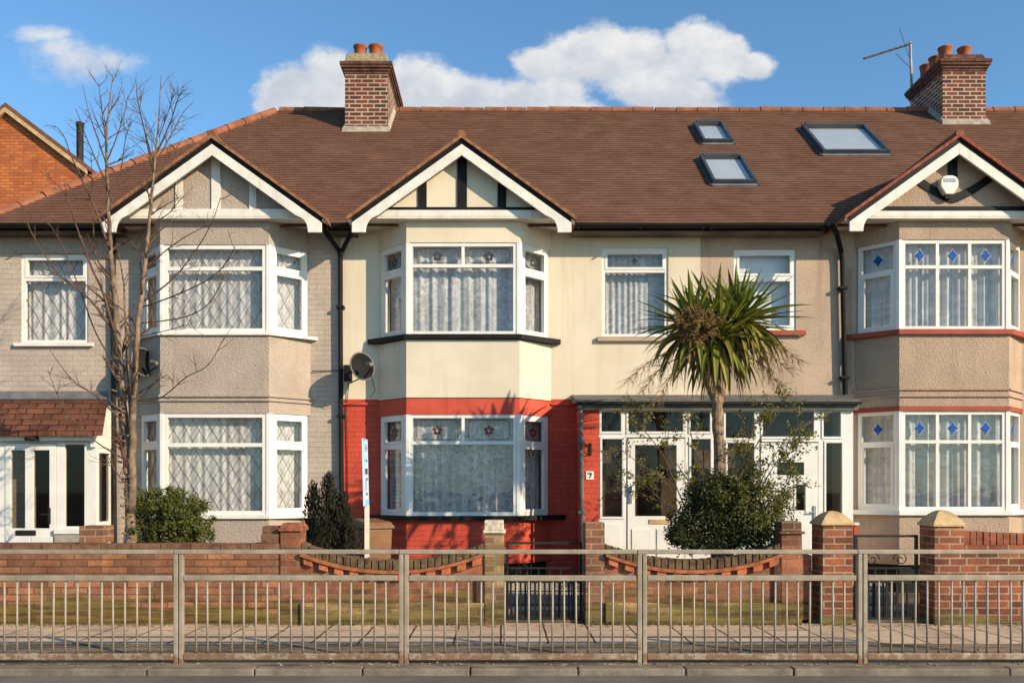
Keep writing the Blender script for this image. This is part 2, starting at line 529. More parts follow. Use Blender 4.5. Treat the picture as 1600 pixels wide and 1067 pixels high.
def thing(name, loc, label, cat, group=None):
    o = bpy.data.objects.new(name, None)
    o.empty_display_size = .2
    col.objects.link(o)
    o.location = loc
    return tag(o, label, cat, group)


def copy_tree(o, parent=None):
    c = o.copy()
    col.objects.link(c)
    if parent is not None:
        c.parent = parent
    for ch in list(o.children):
        copy_tree(ch, c)
    return c


def P(px, py, Y):
    return Vector(((px - 785) / 1400 * Y, Y, 1.6 + (760 - py) / 1400 * Y))


def holes_wall(mb, x0, x1, z0, z1, y, th, holes):
    """wall in the XZ plane, front face at y, thickness th, rectangular holes (x0,x1,z0,z1)"""
    xs = sorted({x0, x1, *[min(max(h[i], x0), x1) for h in holes for i in (0, 1)]})
    zs = sorted({z0, z1, *[min(max(h[i], z0), z1) for h in holes for i in (2, 3)]})
    def isin(i, j):
        if i < 0 or j < 0 or i >= len(xs) - 1 or j >= len(zs) - 1:
            return False
        cx, cz = (xs[i] + xs[i + 1]) / 2, (zs[j] + zs[j + 1]) / 2
        return not any(h[0] < cx < h[1] and h[2] < cz < h[3] for h in holes)
    for i in range(len(xs) - 1):
        for j in range(len(zs) - 1):
            if not isin(i, j):
                continue
            a, b, c, d = xs[i], xs[i + 1], zs[j], zs[j + 1]
            yb = y + th
            mb.add([(a, y, c), (b, y, c), (b, y, d), (a, y, d)], [(0, 1, 2, 3)])
            mb.add([(a, yb, c), (b, yb, c), (b, yb, d), (a, yb, d)], [(3, 2, 1, 0)])
            if not isin(i - 1, j): mb.add([(a, y, c), (a, yb, c), (a, yb, d), (a, y, d)], [(3, 2, 1, 0)])
            if not isin(i + 1, j): mb.add([(b, y, c), (b, yb, c), (b, yb, d), (b, y, d)], [(0, 1, 2, 3)])
            if not isin(i, j - 1): mb.add([(a, y, c), (b, y, c), (b, yb, c), (a, yb, c)], [(3, 2, 1, 0)])
            if not isin(i, j + 1): mb.add([(a, y, d), (b, y, d), (b, yb, d), (a, yb, d)], [(0, 1, 2, 3)])
    return mb


# ------------------------------------------------------------------ setting
YK, YR, YW, YF = 7.59, 7.87, 10.06, 13.2          # kerb, railing, garden walls, house fronts
PAVE = .055
tag(MB().add([(-300, -200, -.03), (300, -200, -.03), (300, 400, -.03), (-300, 400, -.03)], [(0, 1, 2, 3)]).build('ground', 'soil'), kind='structure')
tag(MB().add([(-80, -3, 0), (80, -3, 0), (80, YK + .02, 0), (-80, YK + .02, 0)], [(0, 1, 2, 3)]).build('road', 'asphalt'), kind='structure')
kb = MB()
x = -14.0
while x < 14:
    L = random.choice([.915, .915, 1.83])
    dz = random.uniform(-.004, .004)
    dy = random.uniform(-.006, .006)
    kb.box(x + .005, x + L - .005, YK + dy, YK + .13, -.1, PAVE + .004 + dz)
    x += L
tag(kb.build('kerb', 'kerb_stone', bevel=.014), kind='structure')
tag(MB().box(-40, 40, YK + .12, 8.85, -.2, PAVE - .003).build('verge_strip', 'dark_strip'), kind='structure')
tag(MB().box(-40, 40, 8.85, YW + .1, -.2, PAVE).build('pavement', 'paving'), kind='structure')
tag(MB().box(-40, 40, YW + .1, YF + .3, -.2, .09).build('front_garden', 'soil'), kind='structure')

# ------------------------------------------------------------------ windows
class Fr:
    """a vertical plane from A to B (left to right as seen from outside); n points outward"""
    def __init__(s, A, B):
        s.A = Vector((A[0], A[1], 0)); d = Vector((B[0] - A[0], B[1] - A[1], 0))
        s.w = d.length; s.u = d.normalized(); s.n = Vector((s.u.y, -s.u.x, 0))

    def p(s, u, n, z):
        return s.A + s.u * u + s.n * n + Vector((0, 0, z))

    def box(s, mb, u0, u1, n0, n1, z0, z1):
        q = lambda z: [s.p(u0, n1, z), s.p(u1, n1, z), s.p(u1, n0, z), s.p(u0, n0, z)]
        mb.hexa(q(z0), q(z1))

    def poly(s, mb, pts, n0, n1):
        """pts (u,z) ccw from the front"""
        k = len(pts)
        vs = [s.p(u, n1, z) for u, z in pts] + [s.p(u, n0, z) for u, z in pts]
        mb.add(vs, [tuple(range(k)), tuple(range(2 * k - 1, k - 1, -1))] + [(i, k + i, k + (i + 1) % k, (i + 1) % k) for i in range(k)])


def win_panel(fr, mf, mg, mc, z0, z1, rows, e0=.0, e1=.0, b=.052, amp=.014, per=.13, curtain_n=-.13):
    """rows from the bottom up: (height fraction, columns, opening sash?)"""
    u0, u1 = e0, fr.w - e1
    n0, n1 = -.035, .03
    fr.box(mf, u0, u0 + b, n0, n1, z0, z1)
    fr.box(mf, u1 - b, u1, n0, n1, z0, z1)
    fr.box(mf, u0 + b, u1 - b, n0, n1, z0, z0 + b)
    fr.box(mf, u0 + b, u1 - b, n0, n1, z1 - b, z1)
    cells = []
    H = z1 - z0
    acc = 0.0
    for r, (f, nc, sash) in enumerate(rows):
        za = z0 + acc * H + (b if r == 0 else b * .45)
        acc += f
        zb = z0 + acc * H - (b if r == len(rows) - 1 else b * .45)
        if r < len(rows) - 1:
            fr.box(mf, u0 + b, u1 - b, n0, n1 - .002, zb, zb + b * .9)
        W = u1 - u0 - 2 * b
        for c in range(nc):
            ca = u0 + b + W * c / nc + (0 if c == 0 else b * .42)
            cb = u0 + b + W * (c + 1) / nc - (0 if c == nc - 1 else b * .42)
            if c < nc - 1:
                fr.box(mf, cb, cb + b * .84, n0, n1 - .004, za, zb)
            A, B, C, D = ca, cb, za, zb
            if sash:
                s = .034
                fr.box(mf, A, A + s, n0 + .01, n1 + .007, C, D)
                fr.box(mf, B - s, B, n0 + .01, n1 + .007, C, D)
                fr.box(mf, A + s, B - s, n0 + .01, n1 + .007, C, C + s)
                fr.box(mf, A + s, B - s, n0 + .01, n1 + .007, D - s, D)
                A += s; B -= s; C += s; D -= s
            mg.add([fr.p(A - .01, -.008, C - .01), fr.p(B + .01, -.008, C - .01), fr.p(B + .01, -.008, D + .01), fr.p(A - .01, -.008, D + .01)], [(0, 1, 2, 3)])
            cells.append((r, c, A, B, C, D))
    if mc is not None:
        N = max(8, int((u1 - u0) / .018))
        ph = random.uniform(0, 6)
        base = len(mc.v)
        for i in range(N + 1):
            u = u0 + .02 + (u1 - u0 - .04) * i / N
            a = curtain_n + amp * math.sin(2 * math.pi * u / per + ph + .9 * math.sin(u * 9 + ph)) + amp * .5 * math.sin(u * 71 + ph)
            for z in (z0 + .03, (z0 + z1) / 2, z1 - .02):
                mc.v.append(tuple(fr.p(u, a * (1.0 if z < z1 - .1 else .95), z)))
        for i in range(N):
            for k in range(2):
                q = base + i * 3 + k
                mc.f.append((q, q + 3, q + 4, q + 1))
    return cells


def lattice(fr, mb, A, B, C, D, du=.185, dz=.30, t=.0036, skip=.0):
    """diamond leading clipped to the pane A..B, C..D"""
    s = dz / du
    k0 = int((-(D - C) / s) / (2 * du)) - 2
    for sign in (1, -1):
        n = int(((B - A) + (D - C) / s) / du) + 3
        for i in range(-1, n + 1):
            pts = []
            ub = A - (D - C) / s + i * du if sign == 1 else A + i * du
            # line u = ub + sign*(z-C)/s
            za, zb = C, D
            ua, uz = ub, ub + sign * (D - C) / s
            t0, t1 = 0.0, 1.0
            for lo, hi in ((A, B),):
                d = uz - ua
                ta, tb = (lo - ua) / d, (hi - ua) / d
                if ta > tb: ta, tb = tb, ta
                t0, t1 = max(t0, ta), min(t1, tb)
            if t1 - t0 < .03:
                continue
            p = (ua + (uz - ua) * t0, C + (D - C) * t0)
            q = (ua + (uz - ua) * t1, C + (D - C) * t1)
            L = math.hypot(q[0] - p[0], q[1] - p[1])
            ox, oz = -(q[1] - p[1]) / L * t, (q[0] - p[0]) / L * t
            ring = [(p[0] - ox, p[1] - oz), (q[0] - ox, q[1] - oz), (q[0] + ox, q[1] + oz), (p[0] + ox, p[1] + oz)]
            n_ = 0.0005 if sign == 1 else .003
            fr.poly(mb, ring, n_ - .003, n_)


def diamond(fr, mb, u, z, w, h, n0, n1, k=8):
    pts = []
    for i in range(16):
        th = 2 * math.pi * i / 16
        c, s = math.cos(th), math.sin(th)
        r = 1 / (abs(c) ** .85 + abs(s) ** .85) ** (1 / .85)
        pts.append((u + w * r * c, z + h * r * s))
    fr.poly(mb, pts, n0, n1)


def bay_poly(cx, hw, cant, d, o=0.0, back=.02):
    """bay outline, left to right; o = offset outward"""
    L = math.hypot(d, cant)
    nx = d / L
    ny = cant / L
    y1 = YF - d - o
    # left cant line through (cx-hw-cant, YF) and (cx-hw, YF-d), shifted by o along (-nx,-ny)
    def xl(y):
        return cx - hw - cant * (y - (YF - d)) / d - o / nx
    yb = YF + back
    a, b = xl(yb), xl(y1)
    return [(a, yb), (b, y1), (2 * cx - b, y1), (2 * cx - a, yb)]


def bay_window(house, cx, hw, cant, d, z0, z1, front, side, cname, leads=False, motif=None, sidemotif=True, b=.052, amp=.009, per=.13):
    Q = bay_poly(cx, hw, cant, d, -.045, 0.0)
    z0, z1 = zb_(z0), zb_(z1)
    mf, mg, mc = MB(), MB(), MB()
    ml = MB()
    mots = []
    segs = [(Q[0], Q[1]), (Q[1], Q[2]), (Q[2], Q[3])]
    for k, (A, B) in enumerate(segs):
        fr = Fr(A, B)
        cells = win_panel(fr, mf, mg, mc, z0, z1, front if k == 1 else side, e0=.02 if k else .0, e1=.02 if k < 2 else .0, b=b, amp=amp, per=per)
        nr = len(front if k == 1 else side)
        for (r, c, a, b_, C, D) in cells:
            if leads:
                lattice(fr, ml, a, b_, C, D)
            if motif and r == nr - 1 and (k == 1 or sidemotif):
                m1, m2 = MB(), MB()
                mots.append((m1, m2))
                uc, zc = (a + b_) / 2, (C + D) / 2 - .01
                if motif == 'blue':
                    diamond(fr, m2, uc, zc, .086, .098, -.006, .0)
                    diamond(fr, m1, uc, zc, .078, .088, .0, .004)
                else:
                    hh = D - C
                    # leaded outline with rounded corners, and a stained flower
                    ww = (b_ - a) / 2 - .05
                    pts = []
                    for sx, sz, t0 in ((1, 1, 0), (-1, 1, 90), (-1, -1, 180), (1, -1, 270)):
                        for q in range(4):
                            th = R(t0 + q * 30)
                            pts.append(fr.p(uc + sx * (ww - .05) + .05 * math.cos(th), .0, (C + D) / 2 + sz * (hh / 2 - .075) + .05 * math.sin(th)))
                    pts.append(pts[0])
                    m2.tube(pts, .0045, 4)
                    for j in range(5):
                        th = R(90 + 72 * j)
                        du, dz_ = .045 * math.cos(th), .045 * math.sin(th)
                        diamond(fr, m1, uc + du, zc + dz_, .036, .036, -.004 + j * .001, .002 + j * .001)
                    fr.box(m1, uc - .006, uc + .006, -.003, .0, zc - .10, zc - .03)
    for q in (1, 2):
        ring = [(Q[q][0] + .058 * math.cos(R(22.5 + 45 * i)), Q[q][1] + .012 + .058 * math.sin(R(22.5 + 45 * i))) for i in range(8)]
        mf.prism(ring, z0, z1)
    w = mf.build('bay_window', 'white_upvc', house)
    mg.build('pane', 'glass', w)
    mc.build('curtain', cname, w, smooth=True)
    if leads:
        ml.build('leading', 'lead_came', w)
    for m1, m2 in mots:
        if motif == 'blue':
            m2.build('motif_surround', 'motif_white', w)
            m1.build('motif', 'motif_blue', w)
        else:
            m2.build('leading', 'motif_dark', w)
            m1.build('motif', 'motif_red' if motif == 'red' else 'motif_dark', w)
    return w


def flat_window(house, x0, x1, z0, z1, rows, cname, y=YF + .05, leads=False, motif=False, b=.05, curtain=True, amp=.014, per=.13):
    fr = Fr((x0, y), (x1, y))
    mf, mg, mc, ml = MB(), MB(), MB(), MB()
    cells = win_panel(fr, mf, mg, mc if curtain else None, z0, z1, rows, b=b, amp=amp, per=per)
    w = mf.build('window', 'white_upvc', house)
    mg.build('pane', 'glass', w)
    if curtain:
        mc.build('curtain', cname, w, smooth=True)
    if leads:
        for (r, c, a, b_, C, D) in cells:
            lattice(fr, ml, a, b_, C, D)
        ml.build('leading', 'lead_came', w)
    if motif:
        r, c, a, b_, C, D = cells[-1]
        diamond(fr, ml, (a + b_) / 2, (C + D) / 2, .055, .055, -.004, .001)
        ml.build('motif', 'motif_dark', w)
    return w


# ------------------------------------------------------------------ roofs
YE, YRG, SL = 12.85, 17.2, .8
def rz(y):
    return 5.41 + SL * (y - 12.95)
ZE, ZR = rz(YE), rz(YRG)
nrm = Vector((0, -SL, 1)).normalized()


def main_roof(house, x0, x1, hip=0.0):
    mb = MB()
    n = 54
    for i in range(n):
        t0, t1 = i / n, (i + 1) / n
        y0, y1 = YE + (YRG - YE) * t0, YE + (YRG - YE) * t1
        l0, l1 = x0 + hip * t0, x0 + hip * t1
        a = Vector((0, y0, rz(y0))) + nrm * .013
        b = Vector((0, y1, rz(y1))) + nrm * .002
        # slight sag and lift along the course
        K = max(2, int((x1 - l0) / .5))
        for k in range(K):
            f0, f1 = k / K, (k + 1) / K
            def j(x, y):
                return .005 * math.sin(x * 2.1 + y * 5.3) + .0015 * math.sin(x * 5.7 + i * 1.9)
            pts = []
            for f, (l, q) in ((f0, (l0, a)), (f1, (l0, a)), (f1, (l1, b)), (f0, (l1, b))):
                xx = l + (x1 - l) * f
                pts.append((xx, q.y, q.z + j(xx, q.y)))
            lo0 = (pts[0][0], a.y - nrm.y * .022, pts[0][2] - nrm.z * .022)
            lo1 = (pts[1][0], a.y - nrm.y * .022, pts[1][2] - nrm.z * .022)
            mb.add(pts + [lo0, lo1], [(0, 1, 2, 3), (4, 5, 1, 0)])
    yb = 2 * YRG - YE
    mb.add([(x1, YRG, ZR), (x0 + hip, YRG, ZR), (x0, yb, ZE), (x1, yb, ZE)], [(0, 1, 2, 3)])
    if hip:
        mb.add([(x0, YE, ZE), (x0 + hip, YRG, ZR), (x0, yb, ZE)], [(0, 1, 2)])
    r = mb.build('roof', 'tile_brown', house)
    rb = MB()
    def tiles(A, B):
        A, B = Vector(A), Vector(B)
        L = (B - A).length
        k = int(L / .40)
        d = (B - A) / k
        for i in range(k):
            o = Vector((0, 0, random.uniform(-.008, .008)))
            rb.tube([A + d * i + o, A + d * (i + .97) + o], [.088, .080], 10)
    tiles((x0 + hip + .01, YRG, ZR - .02), (x1 - .01, YRG, ZR - .02))
    if hip:
        tiles((x0 + .05, YE + .06, ZE + .02), (x0 + hip - .06, YRG - .08, ZR - .05))
    rb.build('ridge_tiles', 'ridge_clay', r)
    return r


def gutter(house, x0, x1, y=12.79, z=5.345):
    mb = MB()
    n = 7
    prof = [(y + .055 * math.cos(math.pi + math.pi * i / (n - 1)), z + .062 * math.sin(math.pi + math.pi * i / (n - 1))) for i in range(n)]
    prof = prof + [(y + .045, z), (y - .045, z)][:0]
    vs, fs = [], []
    for xx in (x0, x1):
        vs += [(xx, a, b) for a, b in prof]
    for i in range(n - 1):
        fs.append((i, n + i, n + i + 1, i + 1))
    fs.append(tuple(range(n)))
    fs.append(tuple(range(2 * n - 1, n - 1, -1)))
    fs.append((0, n - 1, 2 * n - 1, n))
    mb.add(vs, fs)
    k = int((x1 - x0) / .9)
    for i in range(k + 1):
        xx = x0 + .06 + (x1 - x0 - .12) * i / max(1, k)
        mb.box(xx - .012, xx + .012, y - .066, y + .06, z - .070, z - .055)
    g = mb.build('gutter', 'black_paint', house)
    MB().box(x0, x1, 12.85, 12.875, 5.262, 5.325).build('fascia', 'black_paint', house)
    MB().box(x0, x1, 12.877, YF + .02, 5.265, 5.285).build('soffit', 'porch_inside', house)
    return g


M_G = .715
def gable(house, cx, panel_mat, edge_mat, style, zA=6.375):
    hw = 1.595
    cx *= 1.022
    zA = 1.6 + (zA - 1.6) * 1.022
    yf = 12.41
    def chev(top, thick, h0, h1):
        L = [(cx - h1, top - M_G * h1 - thick), (cx - h0, top - M_G * h0 - thick), (cx - h0, top - M_G * h0), (cx - h1, top - M_G * h1)]
        Rr = [(2 * cx - x, z) for x, z in reversed(L)]
        return L, Rr
    mb = MB()
    for q in chev(zA, .05, 0, hw):
        mb.xz(q, yf, 14.9)
    g = mb.build('gable_roof', edge_mat, house)
    mb = MB()
    for q in chev(zA - .051, .075, 0, hw - .07):
        mb.xz(q, yf + .035, yf + .064)
    mb.build('gap_shade', 'black_paint', g)  # black strip painted in for the shaded gap above the bargeboard
    mb = MB()
    for q in chev(zA - .0512, .02, 0, hw - .02):
        mb.xz(q, yf + .066, 12.63)
    mb.build('soffit', 'white_paint', g)
    zt = zA - .127
    mb = MB()
    f = 1.525
    pts = [(-f, zt - M_G * f), (-f, zt - M_G * f - .135), (-f + .19, zt - M_G * f - .135)]
    for i in range(1, 7):
        th = R(90 * i / 7)
        pts.append((-f + .19 + .12 * (1 - math.cos(th)), zt - M_G * f - .135 + (.135 + M_G * .13) * math.sin(th) * .9))
    xj = f - .36
    pts.append((-xj, zt - M_G * xj - .155))
    pts.append((0, zt - .155))
    pts.append((0, zt))
    L = [(cx + x, z) for x, z in pts]
    Rr = [(cx - x, z) for x, z in reversed(pts)]
    mb.xz(L, yf + .03, yf + .065).xz(Rr, yf + .03, yf + .065)
    mb.build('bargeboard', 'white_paint', g, bevel=.004)
    # ridge capping along the little roof
    mb = MB()
    for i in range(6):
        y = yf + .005 + i * .42
        mb.tube([(cx, y, zA + .0), (cx, y + .41, zA + .0)], [.060, .056], 9)
    mb.build('ridge_tiles', 'ridge_clay', g)
    # panel
    zb = 5.44
    w = (zA - .06 - zb) / M_G
    MB().xz([(cx - w, zb), (cx + w, zb), (cx, zA - .06)], 12.64, 12.70).build('gable_panel', panel_mat, house)
    MB().box(cx - 1.47, cx + 1.47, 12.60, YF + .02, 5.367, 5.392).build('soffit', 'white_paint', house)
    if style == 1:
        MB().box(cx - 1.34, cx + 1.34, 12.595, 12.639, 5.393, 5.50).build('beam', 'white_paint', house, bevel=.004)
        for dx, wd in ((.0, .125), (-.52, .10), (.52, .10)):
            MB().box(cx + dx - wd / 2, cx + dx + wd / 2, 12.62, 12.639, 5.501, zA - .15 - M_G * (abs(dx) + wd / 2)).build('timber', 'white_paint', house)
    elif style == 2:
        MB().box(cx - 1.34, cx + 1.34, 12.595, 12.639, 5.393, 5.485).build('beam', 'white_paint', house, bevel=.004)
        MB().box(cx - 1.25, cx + 1.25, 12.61, 12.639, 5.486, 5.53).build('timber', 'black_paint', house)
        for dx, wd in ((.0, .135), (-.56, .12), (.56, .12)):
            MB().box(cx + dx - wd / 2, cx + dx + wd / 2, 12.62, 12.639, 5.531, zA - .15 - M_G * (abs(dx) + wd / 2)).build('timber', 'black_paint', house)
    else:
        MB().box(cx - 1.36, cx + 1.36, 12.595, 12.639, 5.393, 5.472).build('beam', 'white_paint', house, bevel=.004)
        MB().box(cx - 1.30, cx + 1.30, 12.61, 12.639, 5.473, 5.54).build('timber', 'black_paint', house)
        MB().box(cx - .065, cx + .065, 12.62, 12.639, 5.79, zA - .2).build('timber', 'black_paint', house)
        for sgn in (-1, 1):
            up, lo = [], []
            for i in range(8):
                f_ = i / 7
                xx = .62 * f_
                zz = 5.645 + .36 * f_ ** 1.35
                up.append((cx + sgn * xx, zz + .075)); lo.append((cx + sgn * xx, zz - .055))
            poly = lo + up[::-1]
            if sgn < 0:
                poly = poly[::-1]
            MB().xz(poly, 12.625, 12.639).build('timber', 'black_paint', house)
    return g


def chimney(house, x0, x1, y0, y1, zb, zs, rows, ypots, flaunch, xs, pot_h=.25):
    """brick stack with corbelled head, mortar cap and clay pots"""
    mb = MB()
    mb.box(x0, x1, y0, y1, zb, zs)
    c = mb.build('chimney', 'brick_stack', house)
    mb = MB()
    z = zs
    for o, h in ((.018, .045), (.04, .05), (.068, .05), (.085, .06)):
        mb.box(x0 - o, x1 + o, y0 - o, y1 + o, z, z + h)
        z += h
    mb.build('corbel', 'corbel_brick', c, bevel=.008)
    o1, o2 = .045, -.02
    q = lambda o, zz: [(x0 - o, y0 - o, zz), (x1 + o, y0 - o, zz), (x1 + o, y1 + o, zz), (x0 - o, y1 + o, zz)]
    MB().hexa(q(.02, z), q(-.03, z + flaunch)).build('mortar_cap', 'flaunching' if flaunch > .15 else 'corbel_brick', c, bevel=.02)
    z += flaunch
    for yy in ypots:
        for xx in xs:
            r = random.uniform(.95, 1.05)
            h = pot_h * random.uniform(.92, 1.05)
            prof = [(.112 * r, -.08), (.108 * r, 0), (.112 * r, h * .45), (.121 * r, h * .8), (.134 * r, h * .86), (.136 * r, h * .96), (.124 * r, h), (.102 * r, h), (.09 * r, h * .6)]
            MB().lathe(prof, (xx, yy, z), 20).build('chimney_pot', 'terracotta', c, smooth=True)
    # mortar fillet and lead where the stack meets the tiles
    mb = MB()
    zf = rz(y0)
    mb.hexa([(x0 - .05, y0 - .10, zf - .08), (x1 + .05, y0 - .10, zf - .08), (x1 + .05, y0 + .01, zf - .04), (x0 - .05, y0 + .01, zf - .04)],
            [(x0 - .03, y0 - .07, zf + .015), (x1 + .03, y0 - .07, zf + .015), (x1 + .03, y0 - .004, zf + .065), (x0 - .03, y0 - .004, zf + .065)])
    for xs_, sg in ((x0, -1), (x1, 1)):
        a = []
        for yy in (y0, YRG - .05):
            a.append((yy, rz(yy)))
        vs = []
        for yy, zz in a:
            vs += [(xs_ + sg * .05, yy, zz + .01), (xs_ + sg * .003, yy, zz + .11), (xs_ + sg * .003, yy, zz - .05), (xs_ + sg * .05, yy, zz - .05)]
        mb.add(vs, [(0, 1, 5, 4), (1, 2, 6, 5), (3, 0, 4, 7), (0, 3, 2, 1), (4, 5, 6, 7)])
    mb.build('flashing', 'cement', c)
    return c


def rooflight(house, pxl, pxr, pyt, pyb, fw=.05):
    def hit(px, py):
        a = (760 - py) / 1400
        y = (5.41 - SL * 12.95 - 1.6) / (a - SL)
        return (px - 785) / 1400 * y, y
    x0, yb_ = hit(pxl, pyb)
    x1, _ = hit(pxr, pyb)
    _, yt = hit(pxl, pyt)
    sv_ = Vector((0, 1, SL)).normalized()
    O = Vector((x0, yb_, rz(yb_)))
    L = (yt - yb_) / sv_.y
    W = x1 - x0
    def bx(mb, u0, u1, s0, s1, n0, n1):
        q = lambda n: [O + Vector((u0, 0, 0)) + sv_ * s0 + nrm * n, O + Vector((u1, 0, 0)) + sv_ * s0 + nrm * n, O + Vector((u1, 0, 0)) + sv_ * s1 + nrm * n, O + Vector((u0, 0, 0)) + sv_ * s1 + nrm * n]
        mb.hexa(q(n0), q(n1))
    mb = MB()
    bx(mb, 0, fw, 0, L, -.02, .10)
    bx(mb, W - fw, W, 0, L, -.02, .10)
    bx(mb, fw, W - fw, 0, fw, -.02, .09)
    bx(mb, fw, W - fw, L - fw * 1.4, L, -.02, .115)
    bx(mb, -.045, 0, -.05, L + .03, -.02, .03)
    bx(mb, W, W + .045, -.05, L + .03, -.02, .03)
    bx(mb, 0, W, L, L + .05, -.02, .03)
    r = mb.build('rooflight', 'roof_window_frame', house, bevel=.006)
    g = MB(); bx(g, 0, W, -.07, -.002, -.02, .028); g.build('apron', 'lead', r)
    g = MB(); bx(g, fw, W - fw, fw, L - fw * 1.4, .058, .062); g.build('pane', 'glass', r)
    g = MB(); bx(g, fw, W - fw, fw, L - fw * 1.4, .022, .03); g.build('sheen_sheet', 'sheen_white', r)  # pale sheet under the glass, imitates the reflected sky
    return r


def tube_path(house, pts, r, mat, name='downpipe', n=10, clips=()):
    mb = MB()
    mb.tube(pts, r, n)
    for (c, ) in [(c,) for c in clips]:
        mb.box(c[0] - r * 1.6, c[0] + r * 1.6, c[1] - r * 1.3, c[1] + .1, c[2] - .02, c[2] + .02)
    return mb.build(name, mat, house, smooth=False)


def shell(house, x0, x1, left_end, right_end, wallmat='inner_plaster'):
    """back wall, floors and party walls, so the rooms behind the glass are real and dim"""
    yb = 2 * YRG - YE - .3
    MB().box(x0, x1, yb, yb + .25, -.1, 5.5).build('back_wall', 'inner_plaster', house)
    a = x0 + .15
    b = x1 - .15
    MB().box(a, b, 13.46, yb - .01, .35, .45).build('floor', 'floor_boards', house)
    MB().box(a, b, 13.46, yb - .01, 2.72, 2.86).build('floor', 'floor_boards', house)
    MB().box(a, b, 13.46, yb - .01, 5.20, 5.24).build('ceiling', 'inner_plaster', house)
    MB().box(x0 + .004, x0 + .14, 13.455, yb - .005, -.1, 5.5).build('party_wall', left_end, house)
    MB().box(x1 - .14, x1 - .004, 13.455, yb - .005, -.1, 5.5).build('party_wall', right_end, house)
    MB().box(a, b, 15.6, 15.7, .451, 2.71).build('room_wall', 'inner_plaster', house)
    MB().box(a, b, 15.6, 15.7, 2.861, 5.19).build('room_wall', 'inner_plaster', house)


BAY = .47
def zb_(z): return 1.6 + (z - 1.6) * 1.0103
def bay_body(house, cx, hw, cant, segs):
    for (z0, z1, m, o) in segs:
        MB().prism(bay_poly(cx, hw, cant, BAY, o), zb_(z0), min(zb_(z1), 5.366)).build('bay_wall', m, house)


def bay_strip(house, cx, hw, cant, z0, z1, o, mat, name, over=.0):
    q = bay_poly(cx, hw, cant, BAY, o)
    if over:
        q = [(q[0][0] - over, YF - .05), q[1], q[2], (q[3][0] + over, YF - .05)]
        q = [(q[0][0], YF + .02)] + q + [(q[3][0], YF + .02)]
    MB().prism(q, zb_(z0), zb_(z1)).build(name, mat, house)


def X(px, Y): return (px - 785) / 1400 * Y
def Z(py, Y): return 1.6 + (760 - py) / 1400 * Y

XA, XB, XC, XD = -7.70, -2.38, 2.92, 8.57
# ------------------------------------------------------------------ house with the tiled porch (end of terrace)
h1 = thing('terraced_house', ((XA + XB) / 2, YF, 0), 'taupe roughcast end house with lattice windows, white bargeboards and a tiled lean-to porch', 'house')
c1, w1, k1 = -4.09, .773, .49
bh = (c1 - w1 - k1 + .14, c1 + w1 + k1 - .14)
mb = MB()
holes_wall(mb, XA, XB, -.1, 5.5, YF, .25, [(bh[0], bh[1], 3.80, 4.98), (bh[0], bh[1], 1.22, 2.56), (-7.09, -6.10, 3.71, 5.02), (-7.0, -6.1, .45, 2.2)])
mb.build('front_wall', 'taupe_brick', h1)
MB().box(XA - .24, XA, YF + .001, 21.2, -.1, 5.45).build('side_wall', 'taupe_dash', h1)
shell(h1, XA, XB, 'inner_plaster', 'inner_plaster')
bay_body(h1, c1, w1, k1, [(-.05, 1.14, 'taupe_dash', 0), (2.63, 3.72, 'taupe_dash', 0), (5.0, 5.36, 'taupe_dash', 0)])
bay_strip(h1, c1, w1, k1, 3.725, 3.765, .04, 'white_paint', 'sill', .03)
bay_strip(h1, c1, w1, k1, 1.15, 1.20, .045, 'white_paint', 'sill', .03)
bay_strip(h1, c1, w1, k1, 2.86, 2.89, .03, 'taupe_dash', 'string_course')
bay_strip(h1, c1, w1, k1, 2.80, 2.825, .03, 'taupe_dash', 'string_course')
bay_window(h1, c1, w1, k1, BAY, 3.765, 5.0, [(.73, 1, 0), (.27, 1, 0)], [(.72, 1, 1), (.28, 1, 1)], 'curtain_left', leads=True, b=.06)
bay_window(h1, c1, w1, k1, BAY, 1.20, 2.63, [(.69, 1, 0), (.31, 1, 0)], [(.69, 1, 1), (.31, 1, 1)], 'curtain_left', leads=True, b=.06)
fw = flat_window(h1, -7.09, -6.10, 3.71, 5.02, [(.72, 1, 0), (.28, 1, 1)], 'curtain_left', leads=True)
MB().box(-7.17, -6.02, YF - .06, YF + .04, 3.66, 3.709).build('sill', 'white_paint', fw)
MB().box(-7.17, -6.02, YF - .03, YF - .001, 5.03, 5.10).build('lintel', 'taupe_dash', h1)
main_roof(h1, XA - .06, XB, hip=3.48)
gutter(h1, XA - .1, -5.52)
gutter(h1, -2.50, -2.36)
gable(h1, -3.95, 'taupe_dash', 'tile_edge', 1)
# lean-to porch
yp = 12.65
p = holes_wall(MB(), -7.25, X(150, yp), .30, Z(690, yp), yp, .06,
               [(X(8, yp), X(89, yp), .31, Z(692, yp)), (X(101, yp), X(132, yp), Z(822, yp), Z(694, yp)), (X(-50, yp), X(-4, yp), Z(822, yp), Z(694, yp))])
xr = X(150, yp)
porch1 = p.build('porch', 'white_upvc', h1)
